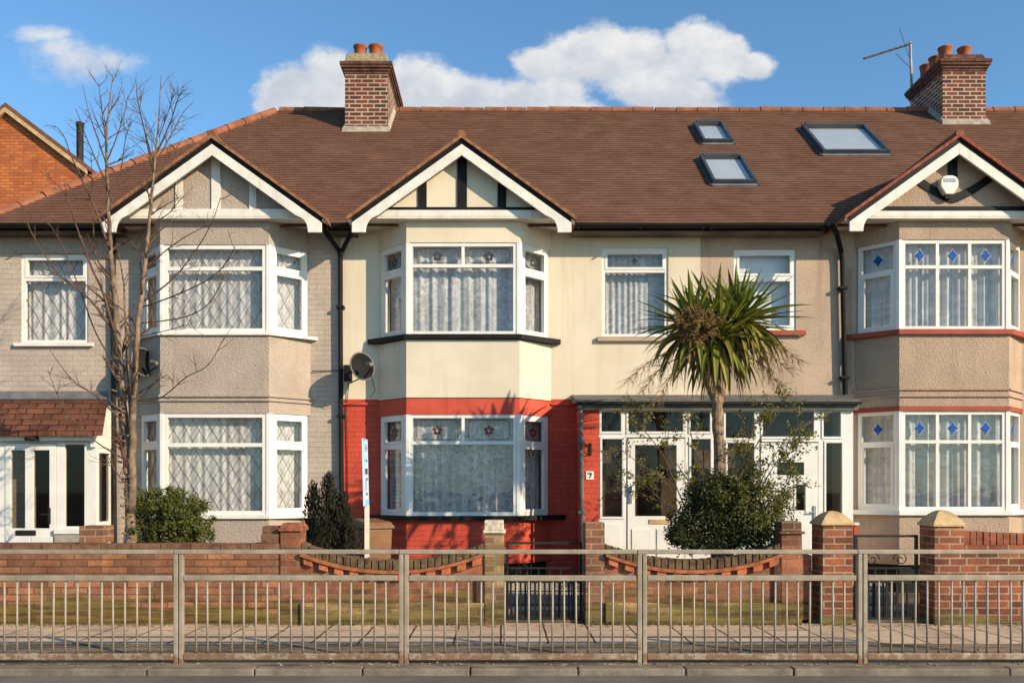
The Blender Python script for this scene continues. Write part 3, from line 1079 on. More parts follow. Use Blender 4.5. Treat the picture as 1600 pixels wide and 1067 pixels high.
# right-hand cheek with its own pane
mb = MB()
mb.box(xr - .06, xr, yp + .061, yp + .10, .30, 2.15)
mb.box(xr - .06, xr, 13.12, YF - .002, .30, 2.15)
mb.box(xr - .06, xr, yp + .10, 13.12, 2.08, 2.15)
mb.box(xr - .06, xr, yp + .10, 13.12, .30, 1.10)
mb.build('porch_side', 'white_upvc', porch1)
MB().box(xr - .033, xr - .029, yp + .10, 13.12, 1.10, 2.08).build('pane', 'dark_glass', porch1)
mb = MB()
mb.add([(X(101, yp), yp + .03, Z(822, yp)), (X(132, yp), yp + .03, Z(822, yp)), (X(132, yp), yp + .03, Z(694, yp)), (X(101, yp), yp + .03, Z(694, yp))], [(0, 1, 2, 3)])
mb.build('pane', 'dark_glass', porch1)
mb = MB()
mb.add([(X(-50, yp), yp + .03, Z(822, yp)), (X(-4, yp), yp + .03, Z(822, yp)), (X(-4, yp), yp + .03, Z(694, yp)), (X(-50, yp), yp + .03, Z(694, yp))], [(0, 1, 2, 3)])
mb.build('pane', 'dark_glass', porch1)
# cheek triangle and fascia
MB().box(-7.3, xr + .0, yp - .10, yp - .06, Z(690, yp - .1) + .012, Z(674, yp - .1)).build('fascia', 'white_paint', porch1)
MB().add([(xr - .05, yp - .06, 2.155), (xr - .05, YF - .002, 2.155), (xr - .05, YF - .002, 2.82), (xr - .05, yp - .06, 2.30),
          (xr + .01, yp - .06, 2.155), (xr + .01, YF - .002, 2.155), (xr + .01, YF - .002, 2.82), (xr + .01, yp - .06, 2.30)],
         [(0, 1, 2, 3), (7, 6, 5, 4), (0, 3, 7, 4), (3, 2, 6, 7), (0, 4, 5, 1), (1, 5, 6, 2)]).build('porch_cheek', 'white_paint', porch1)
mb = MB()
nC = 6
for i in range(nC):
    t0, t1 = i / nC, (i + 1) / nC
    ya, yb2 = 12.45 + .75 * t0, 12.45 + .75 * t1
    za, zb2 = 2.335 + .53 * t0, 2.335 + .53 * t1
    xa, xb2 = -5.56 - .26 * t0, -5.56 - .26 * t1
    mb.hexa([(-7.4, ya, za - .03), (xa, ya, za - .03), (xb2, yb2, zb2 - .05), (-7.4, yb2, zb2 - .05)],
            [(-7.4, ya, za + .040), (xa, ya, za + .040), (xb2, yb2, zb2 + .004), (-7.4, yb2, zb2 + .004)])
pr = mb.build('porch_roof', 'tile_porch', porch1)
MB().box(-7.6, X(168, YF), YF - .035, YF - .001, 2.885, 3.0).build('flashing', 'lead', h1)
# door
mb = holes_wall(MB(), X(9, yp), X(88, yp), .32, Z(693, yp), yp - .012, .06, [(X(17, yp), X(40, yp), Z(825, yp), Z(703, yp)), (X(52, yp), X(78, yp), Z(825, yp), Z(703, yp))])
for a, b in ((11, 47), (50, 85)):
    mb.box(X(a, yp), X(b, yp), yp - .022, yp - .0125, Z(870, yp), Z(838, yp))
d = mb.build('door', 'white_upvc', h1)
for a, b in ((17, 40), (52, 78)):
    mb = MB()
    mb.add([(X(a, yp), yp + .02, Z(825, yp)), (X(b, yp), yp + .02, Z(825, yp)), (X(b, yp), yp + .02, Z(703, yp)), (X(a, yp), yp + .02, Z(703, yp))], [(0, 1, 2, 3)])
    mb.build('pane', 'dark_glass', d)
mb = MB(); mb.box(X(76.5, yp), X(80, yp), yp - .035, yp - .013, Z(818, yp), Z(793, yp)); mb.tube([(X(79, yp), yp - .05, Z(803, yp)), (X(66, yp), yp - .055, Z(803.5, yp))], .011, 8)
mb.build('handle', 'gate_iron', d)
MB().box(X(26, yp), X(57, yp), yp - .027, yp - .013, Z(836, yp), Z(828, yp)).build('letterbox', 'dish_grey', d)
mb = MB(); mb.lathe([(.001, .0), (.05, -.005), (.088, -.04), (.098, -.085), (.0, -.09)], (X(45, 12.45), yp - .12, Z(678, 12.5)), 18)
mb.build('porch_lamp', 'dish_grey', porch1, smooth=True)
MB().box(X(88, yp), X(126, yp), yp - .05, yp - .002, Z(856, yp), Z(834, yp)).build('porch_base', 'concrete', porch1)
MB().box(X(88, yp), X(133, yp), yp - .07, yp - .002, Z(833.5, yp), Z(826, yp)).build('sill', 'white_upvc', porch1)
MB().box(-7.2, xr - .07, yp + .06, YF, .2, .30).build('porch_floor', 'concrete', porch1)
tube_path(h1, [P(176, 358, 12.9), P(176, 366, 13.05), P(177, 376, 13.14), P(177, 500, 13.14), P(178, 700, 13.14), P(179, 862, 13.14)], .036, 'gate_iron',
          clips=[P(177, 470, 13.14), P(178, 640, 13.14)])

# ------------------------------------------------------------------ cream and red house
h2 = thing('terraced_house', ((XB + XC) / 2, YF, 0), 'cream rendered house with bright red painted ground floor and black gable timbers', 'house')
c2, w2, k2 = -.56, .805, .465
bh = (c2 - w2 - k2 + .14, c2 + w2 + k2 - .14)
holes_wall(MB(), XB, XC, 2.885, 5.5, YF, .25, [(bh[0], bh[1], 3.80, 4.98), (1.465, 2.445, 3.80, 5.11)]).build('front_wall', 'cream', h2)
holes_wall(MB(), XB, XC, -.1, 2.884, YF + .004, .25, [(bh[0], bh[1], 1.22, 2.55), (1.5, 2.5, .45, 2.5)]).build('front_wall', 'red_brick_paint', h2)
shell(h2, XB, XC, 'inner_plaster', 'inner_plaster')
bay_body(h2, c2, w2, k2, [(-.05, .52, 'black_plinth', -.05), (.52, 1.125, 'red_brick_paint', 0), (2.615, 2.845, 'red_paint', 0), (2.85, 3.66, 'cream_paint', .002), (5.03, 5.36, 'cream_paint', 0)])
bay_strip(h2, c2, w2, k2, 3.67, 3.735, .055, 'black_paint', 'sill', .05)
bay_strip(h2, c2, w2, k2, 1.125, 1.19, .075, 'black_paint', 'sill', .09)
bay_strip(h2, c2, w2, k2, 2.845, 2.85, .012, 'black_paint', 'string_course')  # black line painted in for the moulding's shadow
MB().box(XB + .03, c2 - w2 - k2, YF - .025, YF + .002, 2.80, 2.83).build('string_course', 'red_paint', h2)
MB().box(c2 + w2 + k2, 1.06, YF - .025, YF + .002, 2.80, 2.83).build('string_course', 'red_paint', h2)
bay_window(h2, c2, w2, k2, BAY, 3.735, 5.03, [(.75, 1, 0), (.25, 2, 0)], [(.70, 1, 1), (.30, 1, 1)], 'curtain_bay', motif='dark', amp=.014, per=.17)
bay_window(h2, c2, w2, k2, BAY, 1.19, 2.615, [(.72, 1, 0), (.28, 2, 0)], [(.70, 1, 1), (.30, 1, 1)], 'curtain_lace', motif='red', amp=.009, per=.15)
fw = flat_window(h2, 1.465, 2.445, 3.80, 5.11, [(.745, 1, 0), (.255, 1, 1)], 'curtain_bay', motif=True, amp=.010, per=.085)
MB().box(1.40, 2.51, YF - .06, YF + .04, 3.735, 3.799).build('sill', 'tan_wall', fw)
main_roof(h2, XB, XC)
gutter(h2, -2.355, -2.12)
gutter(h2, 1.02, XC - .003)
gable(h2, -.555, 'cream', 'tile_edge', 2)
chimney(h2, -2.86, -2.08, 16.28, 17.95, 7.2, 9.085, 2, (16.6, 17.4), .20, (-2.635, -2.345))
tube_path(h2, [P(505, 352, 12.82), P(508, 362, 12.95), P(530, 392, 13.12), P(532, 402, 13.13), P(532, 500, 13.13), P(533, 700, 13.13), P(535, 880, 13.13)], .035, 'black_paint',
          clips=[P(532, 480, 13.13), P(533, 650, 13.13)])
tube_path(h2, [P(551, 352, 12.82), P(548, 366, 12.95), P(534, 393, 13.10), P(532.5, 400, 13.11)], .033, 'black_paint')

# ------------------------------------------------------------------ tan house
h3 = thing('terraced_house', ((XC + XD) / 2, YF, 0), 'tan roughcast house with blue diamond window motifs, red sills and three rooflights', 'house')
c3, w3, k3 = 6.42, .78, .45
bh = (c3 - w3 - k3 + .14, c3 + w3 + k3 - .14)
holes_wall(MB(), XC + .004, XD, -.1, 5.5, YF + .002, .25, [(bh[0], bh[1], 3.86, 5.02), (bh[0], bh[1], 1.28, 2.60), (3.41, 4.325, 3.89, 5.09), (3.7, 4.6, .45, 2.5)]).build('front_wall', 'tan_wall', h3)
shell(h3, XC, XD, 'inner_plaster', 'inner_plaster')
bay_body(h3, c3, w3, k3, [(.50, 1.20, 'tan_dash', 0), (2.73, 3.735, 'tan_dash', 0), (2.665, 2.73, 'red_sill', .015), (5.07, 5.36, 'tan_dash', 0), (-.05, .5, 'black_plinth', -.06)])
bay_strip(h3, c3, w3, k3, 3.735, 3.805, .055, 'red_sill', 'sill', .04)
bay_strip(h3, c3, w3, k3, 1.20, 1.265, .055, 'white_upvc', 'sill', .03)
bay_strip(h3, c3, w3, k3, 2.955, 2.985, .028, 'tan_dash', 'string_course')
bay_strip(h3, c3, w3, k3, 2.86, 2.885, .028, 'tan_dash', 'string_course')
bay_window(h3, c3, w3, k3, BAY, 3.805, 5.07, [(.70, 3, 0), (.30, 3, 0)], [(.67, 1, 1), (.33, 1, 0)], 'curtain_plain', motif='blue', amp=.026, per=.24)
bay_window(h3, c3, w3, k3, BAY, 1.265, 2.665, [(.69, 3, 0), (.31, 3, 0)], [(.68, 1, 1), (.32, 1, 0)], 'curtain_right', motif='blue', amp=.024, per=.19)
fw = flat_window(h3, 3.41, 4.325, 3.89, 5.09, [(.66, 1, 1), (.34, 1, 1)], 'sheen_white', amp=.002, per=.5)  # flat pale sheet behind the pane imitates its sky reflection
MB().box(3.06, 4.45, YF - .07, YF + .04, 3.82, 3.889).build('sill', 'red_sill', fw)
main_roof(h3, XC, XD)
gutter(h3, XC + .003, 4.62)
gable(h3, 6.21, 'tan_dash', 'tile_edge_red', 3, 6.39)
chimney(h3, 8.17, 8.97, 16.63, 17.95, 7.4, 9.30, 4, (16.92, 17.30, 17.68), .13, (8.36, 8.72))
rooflight(h3, 1097, 1145, 198, 226)
rooflight(h3, 1112, 1182, 250, 290)
rooflight(h3, 1284, 1390, 202, 243, .055)
tube_path(h3, [P(1300, 352, 12.82), P(1307, 364, 12.95), P(1314, 392, 13.12), P(1316, 402, 13.13), P(1318, 500, 13.13), P(1321, 616, 13.13)], .037, 'black_paint',
          clips=[P(1317, 450, 13.13), P(1320, 590, 13.13)])
tube_path(h3, [P(1330, 420, 13.15), P(1331, 600, 13.15), P(1338, 615, 13.13)], .012, 'tan_dash', 'cable', 6)
# the next house along: only its roof and chimney side show
h4 = thing('terraced_house', (10.5, YF, 0), 'neighbouring house beyond the right chimney, only its brown tiled roof in view', 'house')
MB().box(XD + .004, 13.8, YF, YF + .25, -.1, 5.5).build('front_wall', 'cream', h4)
MB().box(XD + .004, 13.8, 21.1, 21.35, -.1, 5.5).build('back_wall', 'cream', h4)
MB().box(13.6, 13.85, YF + .26, 21.09, -.1, 5.5).build('side_wall', 'cream', h4)
main_roof(h4, XD, 13.9)

# ------------------------------------------------------------------ the glazed double porch
yq = 12.5
def qx(p_): return X(p_, yq)
def qz(p_): return Z(p_, yq)
def rect(mb, a, b, t, bt, y):
    mb.add([(qx(a), y, qz(bt)), (qx(b), y, qz(bt)), (qx(b), y, qz(t)), (qx(a), y, qz(t))], [(0, 1, 2, 3)])
def glazed(house, L, Rr, holes, door):
    hs = [(qx(a), qx(b), qz(bt), qz(t)) for a, b, t, bt in holes]
    hs.append((qx(door[0]), qx(door[1]), .44, qz(door[2])))
    mb = holes_wall(MB(), qx(L), qx(Rr), .43, qz(638), yq, .07, hs)
    po = mb.build('porch', 'white_upvc', house)
    mg, ms = MB(), MB()
    for a, b, t, bt in holes:
        mg = MB(); rect(mg, a, b, t, bt, yq + .03); mg.build('pane', 'dark_glass', po)
        # glazing bead, proud of the frame
        for (u0, u1, v0, v1) in ((qx(a) - .03, qx(a) - .004, qz(bt) - .03, qz(t) + .03), (qx(b) + .004, qx(b) + .03, qz(bt) - .03, qz(t) + .03)):
            ms.box(u0, u1, yq - .012, yq - .0005, v0, v1)
        ms.box(qx(a) - .004, qx(b) + .004, yq - .012, yq - .0005, qz(t) + .004, qz(t) + .03)
        ms.box(qx(a) - .004, qx(b) + .004, yq - .012, yq - .0005, qz(bt) - .03, qz(bt) - .004)
        if bt > 780:
            ms.box(qx(a) + .02, qx(b) - .02, yq - .010, yq - .0005, .55, qz(bt) - .10)
    ms.build('glazing_bead', 'white_upvc', po)
    MB().box(qx(L), qx(Rr), YF - .04, YF - .02, .42, 2.69).build('porch_shade_sheet', 'porch_inside', po)  # dark sheet added to imitate the shade inside the porch
    MB().box(qx(L), qx(Rr), yq + .08, YF - .045, .30, .42).build('porch_floor', 'concrete', po)
    MB().box(qx(L) - .1, qx(Rr) + .1, 12.1, yq - .002, .1, .40).build('doorstep', 'concrete', po)
    return po

po2 = glazed(h2, 936, 1115, [(940, 970, 643, 674), (982, 1067, 643, 674), (1079, 1109, 643, 674), (941, 972, 686, 807), (1080, 1110, 686, 807)], (979, 1071, 683))
mb = holes_wall(MB(), qx(980.5), qx(1069.5), .45, qz(685), yq - .014, .06, [(qx(992), qx(1057), qz(806), qz(695))])
for a, b in ((987, 1018), (1026, 1062)):
    mb.box(qx(a), qx(b), yq - .026, yq - .0145, .55, qz(826))
d2 = mb.build('door', 'white_upvc', h2)
mb = MB(); rect(mb, 992, 1057, 695, 806, yq + .02); mb.build('pane', 'dark_glass', d2)
MB().box(qx(1014), qx(1045), yq - .026, yq - .0145, qz(818), qz(811)).build('letterbox', 'sandstone', d2)
mb = MB(); mb.box(qx(983), qx(987), yq - .03, yq - .0145, qz(786), qz(760)); mb.tube([(qx(985), yq - .05, qz(772)), (qx(985), yq - .05, qz(755))], .012, 8); mb.build('handle', 'steel', d2)
MB().box(qx(907), qx(935.8), yq - .01, YF + .002, -.05, qz(638)).build('porch_pier', 'red_brick_paint', h2)
# house number on its white tile, wall lantern bracket
pl = MB().box(qx(915.5), qx(927.5), yq - .022, yq - .0105, qz(749), qz(736)).build('number_plate', 'alarm_white', h2)
mb = MB()
mb.box(qx(918), qx(924.6), yq - .026, yq - .0225, qz(740.6), qz(738.6))
mb.hexa([(qx(920), yq - .026, qz(746.5)), (qx(922), yq - .026, qz(746.5)), (qx(922), yq - .0225, qz(746.5)), (qx(920), yq - .0225, qz(746.5))],
        [(qx(922.6), yq - .026, qz(740.61)), (qx(924.6), yq - .026, qz(740.61)), (qx(924.6), yq - .0225, qz(740.61)), (qx(922.6), yq - .0225, qz(740.61))])
mb.build('digit', 'gate_iron', pl)
mb = MB(); mb.box(qx(921), qx(924), yq - .03, yq - .0105, qz(711), qz(692)); mb.tube([(qx(922), yq - .03, qz(694)), (qx(914), yq - .16, qz(697)), (qx(910), yq - .2, qz(708)), (qx(922), yq - .03, qz(709))], .008, 6)
mb.build('lantern_bracket', 'gate_iron', h2)
def porch_roof(house, x0, x1):
    mb = MB()
    mb.hexa([(x0, 12.40, 2.745), (x1, 12.40, 2.745), (x1, YF - .001, 2.84), (x0, YF - .001, 2.84)],
            [(x0, 12.40, 2.80), (x1, 12.40, 2.80), (x1, YF - .001, 2.95), (x0, YF - .001, 2.95)])
    pr = mb.build('porch_roof', 'grey_felt', house)
    MB().box(x0, x1, 12.36, 12.399, 2.735, 2.772).build('gutter', 'black_paint', pr)
    MB().box(x0 + .02, x1 - .02, 12.43, 12.47, 2.66, 2.744).build('fascia', 'grey_felt', pr)
porch_roof(h2, 1.02, qx(1116) - .003)
porch_roof(h3, qx(1116), 4.96)
tube_path(h2, [P(905, 634, 12.40), P(907, 642, 12.42), P(908, 700, 12.42), P(911, 895, 12.42)], .030, 'grey_felt', clips=[P(908, 690, 12.42), P(909, 800, 12.42)])
po3 = glazed(h3, 1117, 1333, [(1134, 1178, 643, 684), (1192, 1271, 643, 682), (1287, 1313, 643, 682), (1137, 1178, 692, 806), (1291, 1315, 692, 806)], (1187, 1279, 690))
mb = holes_wall(MB(), qx(1188.5), qx(1277.5), .45, qz(692), yq - .014, .06, [(qx(1243), qx(1258), qz(797), qz(757)), (qx(1214), qx(1256), qz(742), qz(722))])
mb.box(qx(1240), qx(1243), yq - .024, yq - .0145, qz(800), qz(754)); mb.box(qx(1258), qx(1261), yq - .024, yq - .0145, qz(800), qz(754))
for a, b in ((1200, 1230), (1238, 1266)):
    mb.box(qx(a), qx(b), yq - .026, yq - .0145, .56, qz(818))
d3 = mb.build('door', 'white_upvc', h3)
for r_ in ((1243, 1258, 757, 797), (1214, 1256, 722, 742)):
    mb = MB(); rect(mb, *r_, yq + .02); mb.build('pane', 'dark_glass', d3)
mb = MB(); mb.box(qx(1270), qx(1274), yq - .03, yq - .0145, qz(811), qz(790)); mb.tube([(qx(1272), yq - .05, qz(800)), (qx(1262), yq - .055, qz(800))], .011, 8); mb.build('handle', 'steel', d3)
MB().box(qx(1333.3), qx(1339), yq - .02, yq + .10, -.05, qz(818)).build('porch_pier', 'red_brick_paint', h3)
MB().box(qx(1327), qx(1333) - .002, yq + .072, YF - .001, .30, 2.69).build('porch_side', 'white_upvc', po3)
MB().box(qx(1310), qx(1340), yq - .06, yq - .0125, qz(820), qz(816)).build('sill', 'white_upvc', po3)

# ------------------------------------------------------------------ orange brick house beyond the hip
YB = 22.0
hb = thing('brick_house', (-12.15, YB, 0), 'bright orange brick gable end rising behind the left roof', 'house')
ax, az = X(12, YB), Z(172, YB)
ex, ez = X(131, YB), Z(262, YB)
lx = 2 * ax - ex
MB().xz([(lx, -.1), (ex, -.1), (ex, ez), (ax, az), (lx, ez)], YB, YB + 9).build('wall', 'brick_orange', hb)
mb = MB()
sl_ = (az - ez) / (ex - ax)
for sgn in (1, -1):
    q = [(ax, az + .02), (ax + sgn * (ex - ax + .12), ez - sl_ * .12 + .02), (ax + sgn * (ex - ax + .12), ez - sl_ * .12 + .13), (ax, az + .14)]
    if sgn < 0: q = q[::-1]
    mb.xz(q, YB - .1, YB + 9.2)
rb_ = mb.build('roof', 'tile_brown', hb)
mb = MB()
for sgn in (1, -1):
    q = [(ax, az - .10), (ax + sgn * (ex - ax + .10), ez - sl_ * .10 - .10), (ax + sgn * (ex - ax + .10), ez - sl_ * .10 + .015), (ax, az + .015)]
    if sgn < 0: q = q[::-1]
    mb.xz(q, YB - .13, YB - .02)
mb.build('bargeboard', 'sandstone', hb)
fx = X(125, 22.9)
MB().lathe([(.085, -1.0), (.085, .5), (.10, .51), (.10, .60), (.08, .61), (.07, .3)], (fx, 22.9, Z(229, 22.9)), 14).build('flue', 'gate_iron', hb)


# ------------------------------------------------------------------ garden walls, piers and gates
def W(px): return X(px, YW)
def H(py): return Z(py, YW)


def bricks_row(mb, x0, x1, y0, y1, z0, z1, L, gap=.008, jit=.004):
    n = max(1, round((x1 - x0) / L))
    d = (x1 - x0) / n
    for i in range(n):
        j = random.uniform(-jit, jit)
        k = random.uniform(-jit, jit)
        mb.box(x0 + d * i + gap / 2, x0 + d * (i + 1) - gap / 2, y0 + j, y1 + j, z0 + k * .4, z1 + k)


def pier(parent, x0, x1, z1, mat, y0=YW - .02, dep=.30, name='pier'):
    return MB().box(x0, x1, y0, y0 + dep, -.1, z1).build(name, mat, parent, bevel=.006)


def sag_wall(g, x0, x1, ze, sag, mat):
    """low wall whose top dips between its piers: dentils, creasing tiles and a brick-on-edge coping follow the dip"""
    def zc(x):
        t = (x - x0) / (x1 - x0)
        return ze - sag * (1 - abs(2 * t - 1) ** 2.1)
    n = 40
    mb = MB()
    for i in range(n):
        a, b = x0 + (x1 - x0) * i / n, x0 + (x1 - x0) * (i + 1) / n
        za, zb = zc(a) - .03, zc(b) - .03
        vs = [(a, YW, -.1), (b, YW, -.1), (b, YW, zb), (a, YW, za), (a, YW + .22, -.1), (b, YW + .22, -.1), (b, YW + .22, zb), (a, YW + .22, za)]
        mb.add(vs, [(0, 1, 2, 3), (7, 6, 5, 4), (3, 2, 6, 7)])
    mb.build('wall', mat, g)
    # creasing tile
    mb = MB()
    ring = []
    for i in range(n + 1):
        a = x0 + .004 + (x1 - x0 - .008) * i / n
        z = zc(a)
        ring.append([(a, YW - .075, z - .028), (a, YW - .075, z + .008), (a, YW + .27, z + .008), (a, YW + .27, z - .028)])
    for i in range(n):
        A, B = ring[i], ring[i + 1]
        mb.add(A + B, [(0, 4, 5, 1), (1, 5, 6, 2), (2, 6, 7, 3), (3, 7, 4, 0)])
    mb.add(ring[0], [(0, 1, 2, 3)]); mb.add(ring[-1], [(3, 2, 1, 0)])
    mb.build('creasing_tiles', 'creasing_tile', g)
    # coping of bricks on edge
    mb = MB()
    k = int((x1 - x0) / .078)
    for i in range(k):
        a = x0 + (x1 - x0) * (i + .05) / k
        b = x0 + (x1 - x0) * (i + .9) / k
        j = random.uniform(-.006, .006)
        za, zb = zc(a) + .009, zc(b) + .009
        h = .105 + random.uniform(-.006, .006)
        mb.hexa([(a, YW + j - .01, za), (b, YW + j - .01, zb), (b, YW + .225 + j, zb), (a, YW + .225 + j, za)],
                [(a, YW + j - .01, za + h), (b, YW + j - .01, zb + h), (b, YW + .225 + j, zb + h), (a, YW + .225 + j, za + h)])
    mb.build('coping', 'coping_mossy', g, bevel=.006)
    # dentils below the tile
    mb = MB()
    k = int((x1 - x0) / .165)
    for i in range(k):
        a = x0 + (x1 - x0) * (i + .22) / k
        b = x0 + (x1 - x0) * (i + .80) / k
        za, zb = zc(a) - .031, zc(b) - .031
        mb.hexa([(a, YW - .055, za - .072), (b, YW - .055, zb - .072), (b, YW + .01, zb - .072), (a, YW + .01, za - .072)],
                [(a, YW - .055, za), (b, YW - .055, zb), (b, YW + .01, zb), (a, YW + .01, za)])
    mb.build('dentils', 'dentil_red', g, bevel=.005)
    # stepped stone base
    MB().box(x0 + .002, x1 - .002, YW - .05, YW - .001, -.1, .30).build('plinth', 'brick_yellow', g, bevel=.008)


# left wall
ga = thing('garden_wall', (W(215), YW, 0), 'long straight brown brick garden wall with flat coping below the bare tree', 'wall')
xl = -8.2
MB().box(xl, W(438), YW, YW + .22, -.1, H(862)).build('wall', 'brick_garden', ga)
mb = MB(); bricks_row(mb, xl, W(438), YW - .012, YW + .24, H(862) + .002, H(849.5), .335); mb.build('coping', 'coping_brown', ga, bevel=.006)
MB().box(W(120), W(158), YW + .05, YW + .33, H(849), H(822)).build('pier', 'brick_brown', ga, bevel=.006)
mb = MB(); mb.box(W(408), W(437), YW + .0, YW + .25, H(849.3), H(833)); mb.box(W(409), W(434), YW + .02, YW + .25, H(832.7), H(822)); mb.build('pier', 'coping_brown', ga, bevel=.006)
# dipped wall before the red house
gb = thing('garden_wall', (W(612), YW, 0), 'dipped brick garden wall in front of the red bay, between a terracotta capped pier and a yellow brick pier', 'wall')
p1 = pier(gb, W(438.5), W(470), H(830), 'brick_rose')
mb = MB(); mb.box(W(436), W(473), YW - .05, YW + .31, H(829.5), H(824))
mb.hexa([(W(438), YW - .03, H(824)), (W(472), YW - .03, H(824)), (W(472), YW + .29, H(824)), (W(438), YW + .29, H(824))],
        [(W(441), YW + .02, H(817)), (W(470), YW + .02, H(817)), (W(470), YW + .24, H(817)), (W(441), YW + .24, H(817))])
mb.build('pier_cap', 'soldier_red', p1, bevel=.006)
sag_wall(gb, W(470.3), W(756.5), .855, .20, 'brick_rose')
p2 = pier(gb, W(757), W(787.5), H(833), 'brick_yellow')
mb = MB(); mb.box(W(754.5), W(790), YW - .045, YW + .305, H(832.6), H(828)); mb.box(W(757), W(787), YW - .02, YW + .28, H(827.8), H(813)); mb.build('pier_cap', 'cap_white', p2, bevel=.008)
# dipped wall before the porch
gc = thing('garden_wall', (W(1083), YW, 0), 'dipped brick garden wall below the palm and big shrub, between two plain brown piers', 'wall')
p3 = pier(gc, W(914.5), W(944.5), H(816), 'brick_brown', dep=.32)
MB().box(W(945), W(965), YW + .02, YW + .24, H(868), H(857)).build('coping', 'coping_mossy', gc, bevel=.015)
sag_wall(gc, W(945), W(1219.5), .850, .19, 'brick_rose')
p4 = pier(gc, W(1220), W(1252.5), H(834), 'brick_rose')
mb = MB(); mb.box(W(1216), W(1256), YW - .05, YW + .31, H(833.6), H(830)); mb.box(W(1220.5), W(1252), YW - .015, YW + .27, H(829.8), H(814.5)); mb.build('pier_cap', 'brick_brown', p4, bevel=.006)
MB().box(W(1253), W(1273), YW + .1, YW + .28, -.1, H(868)).build('infill', 'brick_rose', gc)
MB().box(W(1208), W(1219), YW - .03, YW - .002, .32, H(868)).build('iron_post', 'rust_iron', gc)
MB().box(W(744), W(756), YW - .03, YW - .002, .32, H(905)).build('iron_post', 'rust_iron', gb)


def cap(parent, x0, x1, z, dz):
    mb = MB()
    y0, y1 = YW - .05, YW + .35
    n = 6
    for i in range(n):
        a, b = i / n, (i + 1) / n
        q = lambda f: [(x0 + (x1 - x0) / 2 * f, y0 + .2 * f), (x1 - (x1 - x0) / 2 * f, y0 + .2 * f), (x1 - (x1 - x0) / 2 * f, y1 - .2 * f), (x0 + (x1 - x0) / 2 * f, y1 - .2 * f)]
        za, zb = z + .02 + dz * (1 - (1 - a) ** 1.75), z + .02 + dz * (1 - (1 - b) ** 1.75)
        fa, fb = a * .93, b * .93
        mb.add([(x, y, za) for x, y in q(fa)] + [(x, y, zb) for x, y in q(fb)], [(0, 1, 5, 4), (1, 2, 6, 5), (2, 3, 7, 6), (3, 0, 4, 7)])
    q0 = [(x0, y0), (x1, y0), (x1, y1), (x0, y1)]
    mb.hexa([(x, y, z) for x, y in q0], [(x, y, z + .0199) for x, y in q0])
    mb.add([(x, y, z + .02 + dz) for x, y in [(x0 + (x1 - x0) / 2 * .93, y0 + .186), (x1 - (x1 - x0) / 2 * .93, y0 + .186), (x1 - (x1 - x0) / 2 * .93, y1 - .186), (x0 + (x1 - x0) / 2 * .93, y1 - .186)]], [(0, 1, 2, 3)])
    return mb.build('pier_cap', 'sandstone', parent)


gd = thing('gate_pier', (W(1307), YW, 0), 'free-standing red brick gate pier with domed sandstone cap in front of the white porch', 'gate pier')
MB().box(W(1284), W(1331), YW - .03, YW + .33, -.1, H(820)).build('pier', 'brick_red', gd, bevel=.006)
cap(gd, W(1281.5), W(1333.5), H(820) + .001, .135)
ge = thing('garden_wall', (W(1540), YW, 0), 'red brick garden wall with soldier coping and a sandstone capped pier at the right edge', 'wall')
p5 = MB().box(W(1458), W(1504), YW - .03, YW + .33, -.1, H(822)).build('pier', 'brick_red', ge, bevel=.006)
cap(p5, W(1455.5), W(1506.5), H(822) + .001, .16)
MB().box(W(1504.3), W(1900), YW, YW + .22, -.1, H(851)).build('wall', 'brick_red', ge)
mb = MB()
n = 60
for i in range(n):
    a = W(1504.5) + i * .075
    zt = H(830) - .035 * min(1, i / 12) + random.uniform(-.004, .004)
    j = random.uniform(-.005, .005)
    mb.box(a + .003, a + .070, YW - .006 + j, YW + .224 + j, H(850.7), zt)
mb.build('coping', 'soldier_red', ge, bevel=.005)


def iron_gate(name, x0, x1, zt, label, scrolls, y=YW + .12):
    g = thing(name, (x0, y, 0), label, 'gate', 'iron gates in the garden walls')
    mb = MB()
    for xx in (x0 + .02, x1 - .02):
        mb.box(xx - .016, xx + .016, y - .016, y + .016, .06, zt + .0)
    for z, t in ((zt - .015, .013), (.52, .013), (.675, .010), (.10, .016)):
        mb.box(x0 + .037, x1 - .037, y - .010, y + .010, z - t, z + t)
    f = mb.build('gate_frame', 'gate_iron', g)
    n = int((x1 - x0) / .115)
    bars = None
    for i in range(1, n):
        xx = x0 + (x1 - x0) * i / n
        if bars is None:
            bars = MB().box(-.007, .007, -.007, .007, .117, .665).build('bar', 'gate_iron', g)
            bars.location = Vector((xx, y, 0)) - g.location
        else:
            c = bars.copy(); col.objects.link(c); c.location = Vector((xx, y, 0)) - g.location
    if True:
        slat = None
        for i in range(int((x1 - x0 - .1) / .055)):
            xx = x0 + .06 + i * .055
            if slat is None:
                slat = MB().box(-.012, .012, .012, .018, .117, .505).build('slat', 'gate_iron', g)
                slat.location = Vector((xx, y, 0)) - g.location
            else:
                c = slat.copy(); col.objects.link(c); c.location = Vector((xx, y, 0)) - g.location
    mb = MB()
    for sg, xc in ((1, x0 + .2), (-1, x1 - .2))[:scrolls]:
        pts = []
        for k in range(22):
            th = k * .42
            r = .085 * (1 - k / 26)
            pts.append((xc + sg * r * math.cos(th), y - .014, .775 + r * math.sin(th)))
        mb.tube(pts, .0065, 5)
    if scrolls: mb.build('scroll', 'gate_iron', g)
    return g


iron_gate('iron_gate', W(790), W(912), H(847), 'low black iron gate between yellow pier and brown pier, beside the red bay', 0)
iron_gate('iron_gate', W(1341), W(1442), H(836), 'taller black iron gate between the two sandstone capped piers', 2)

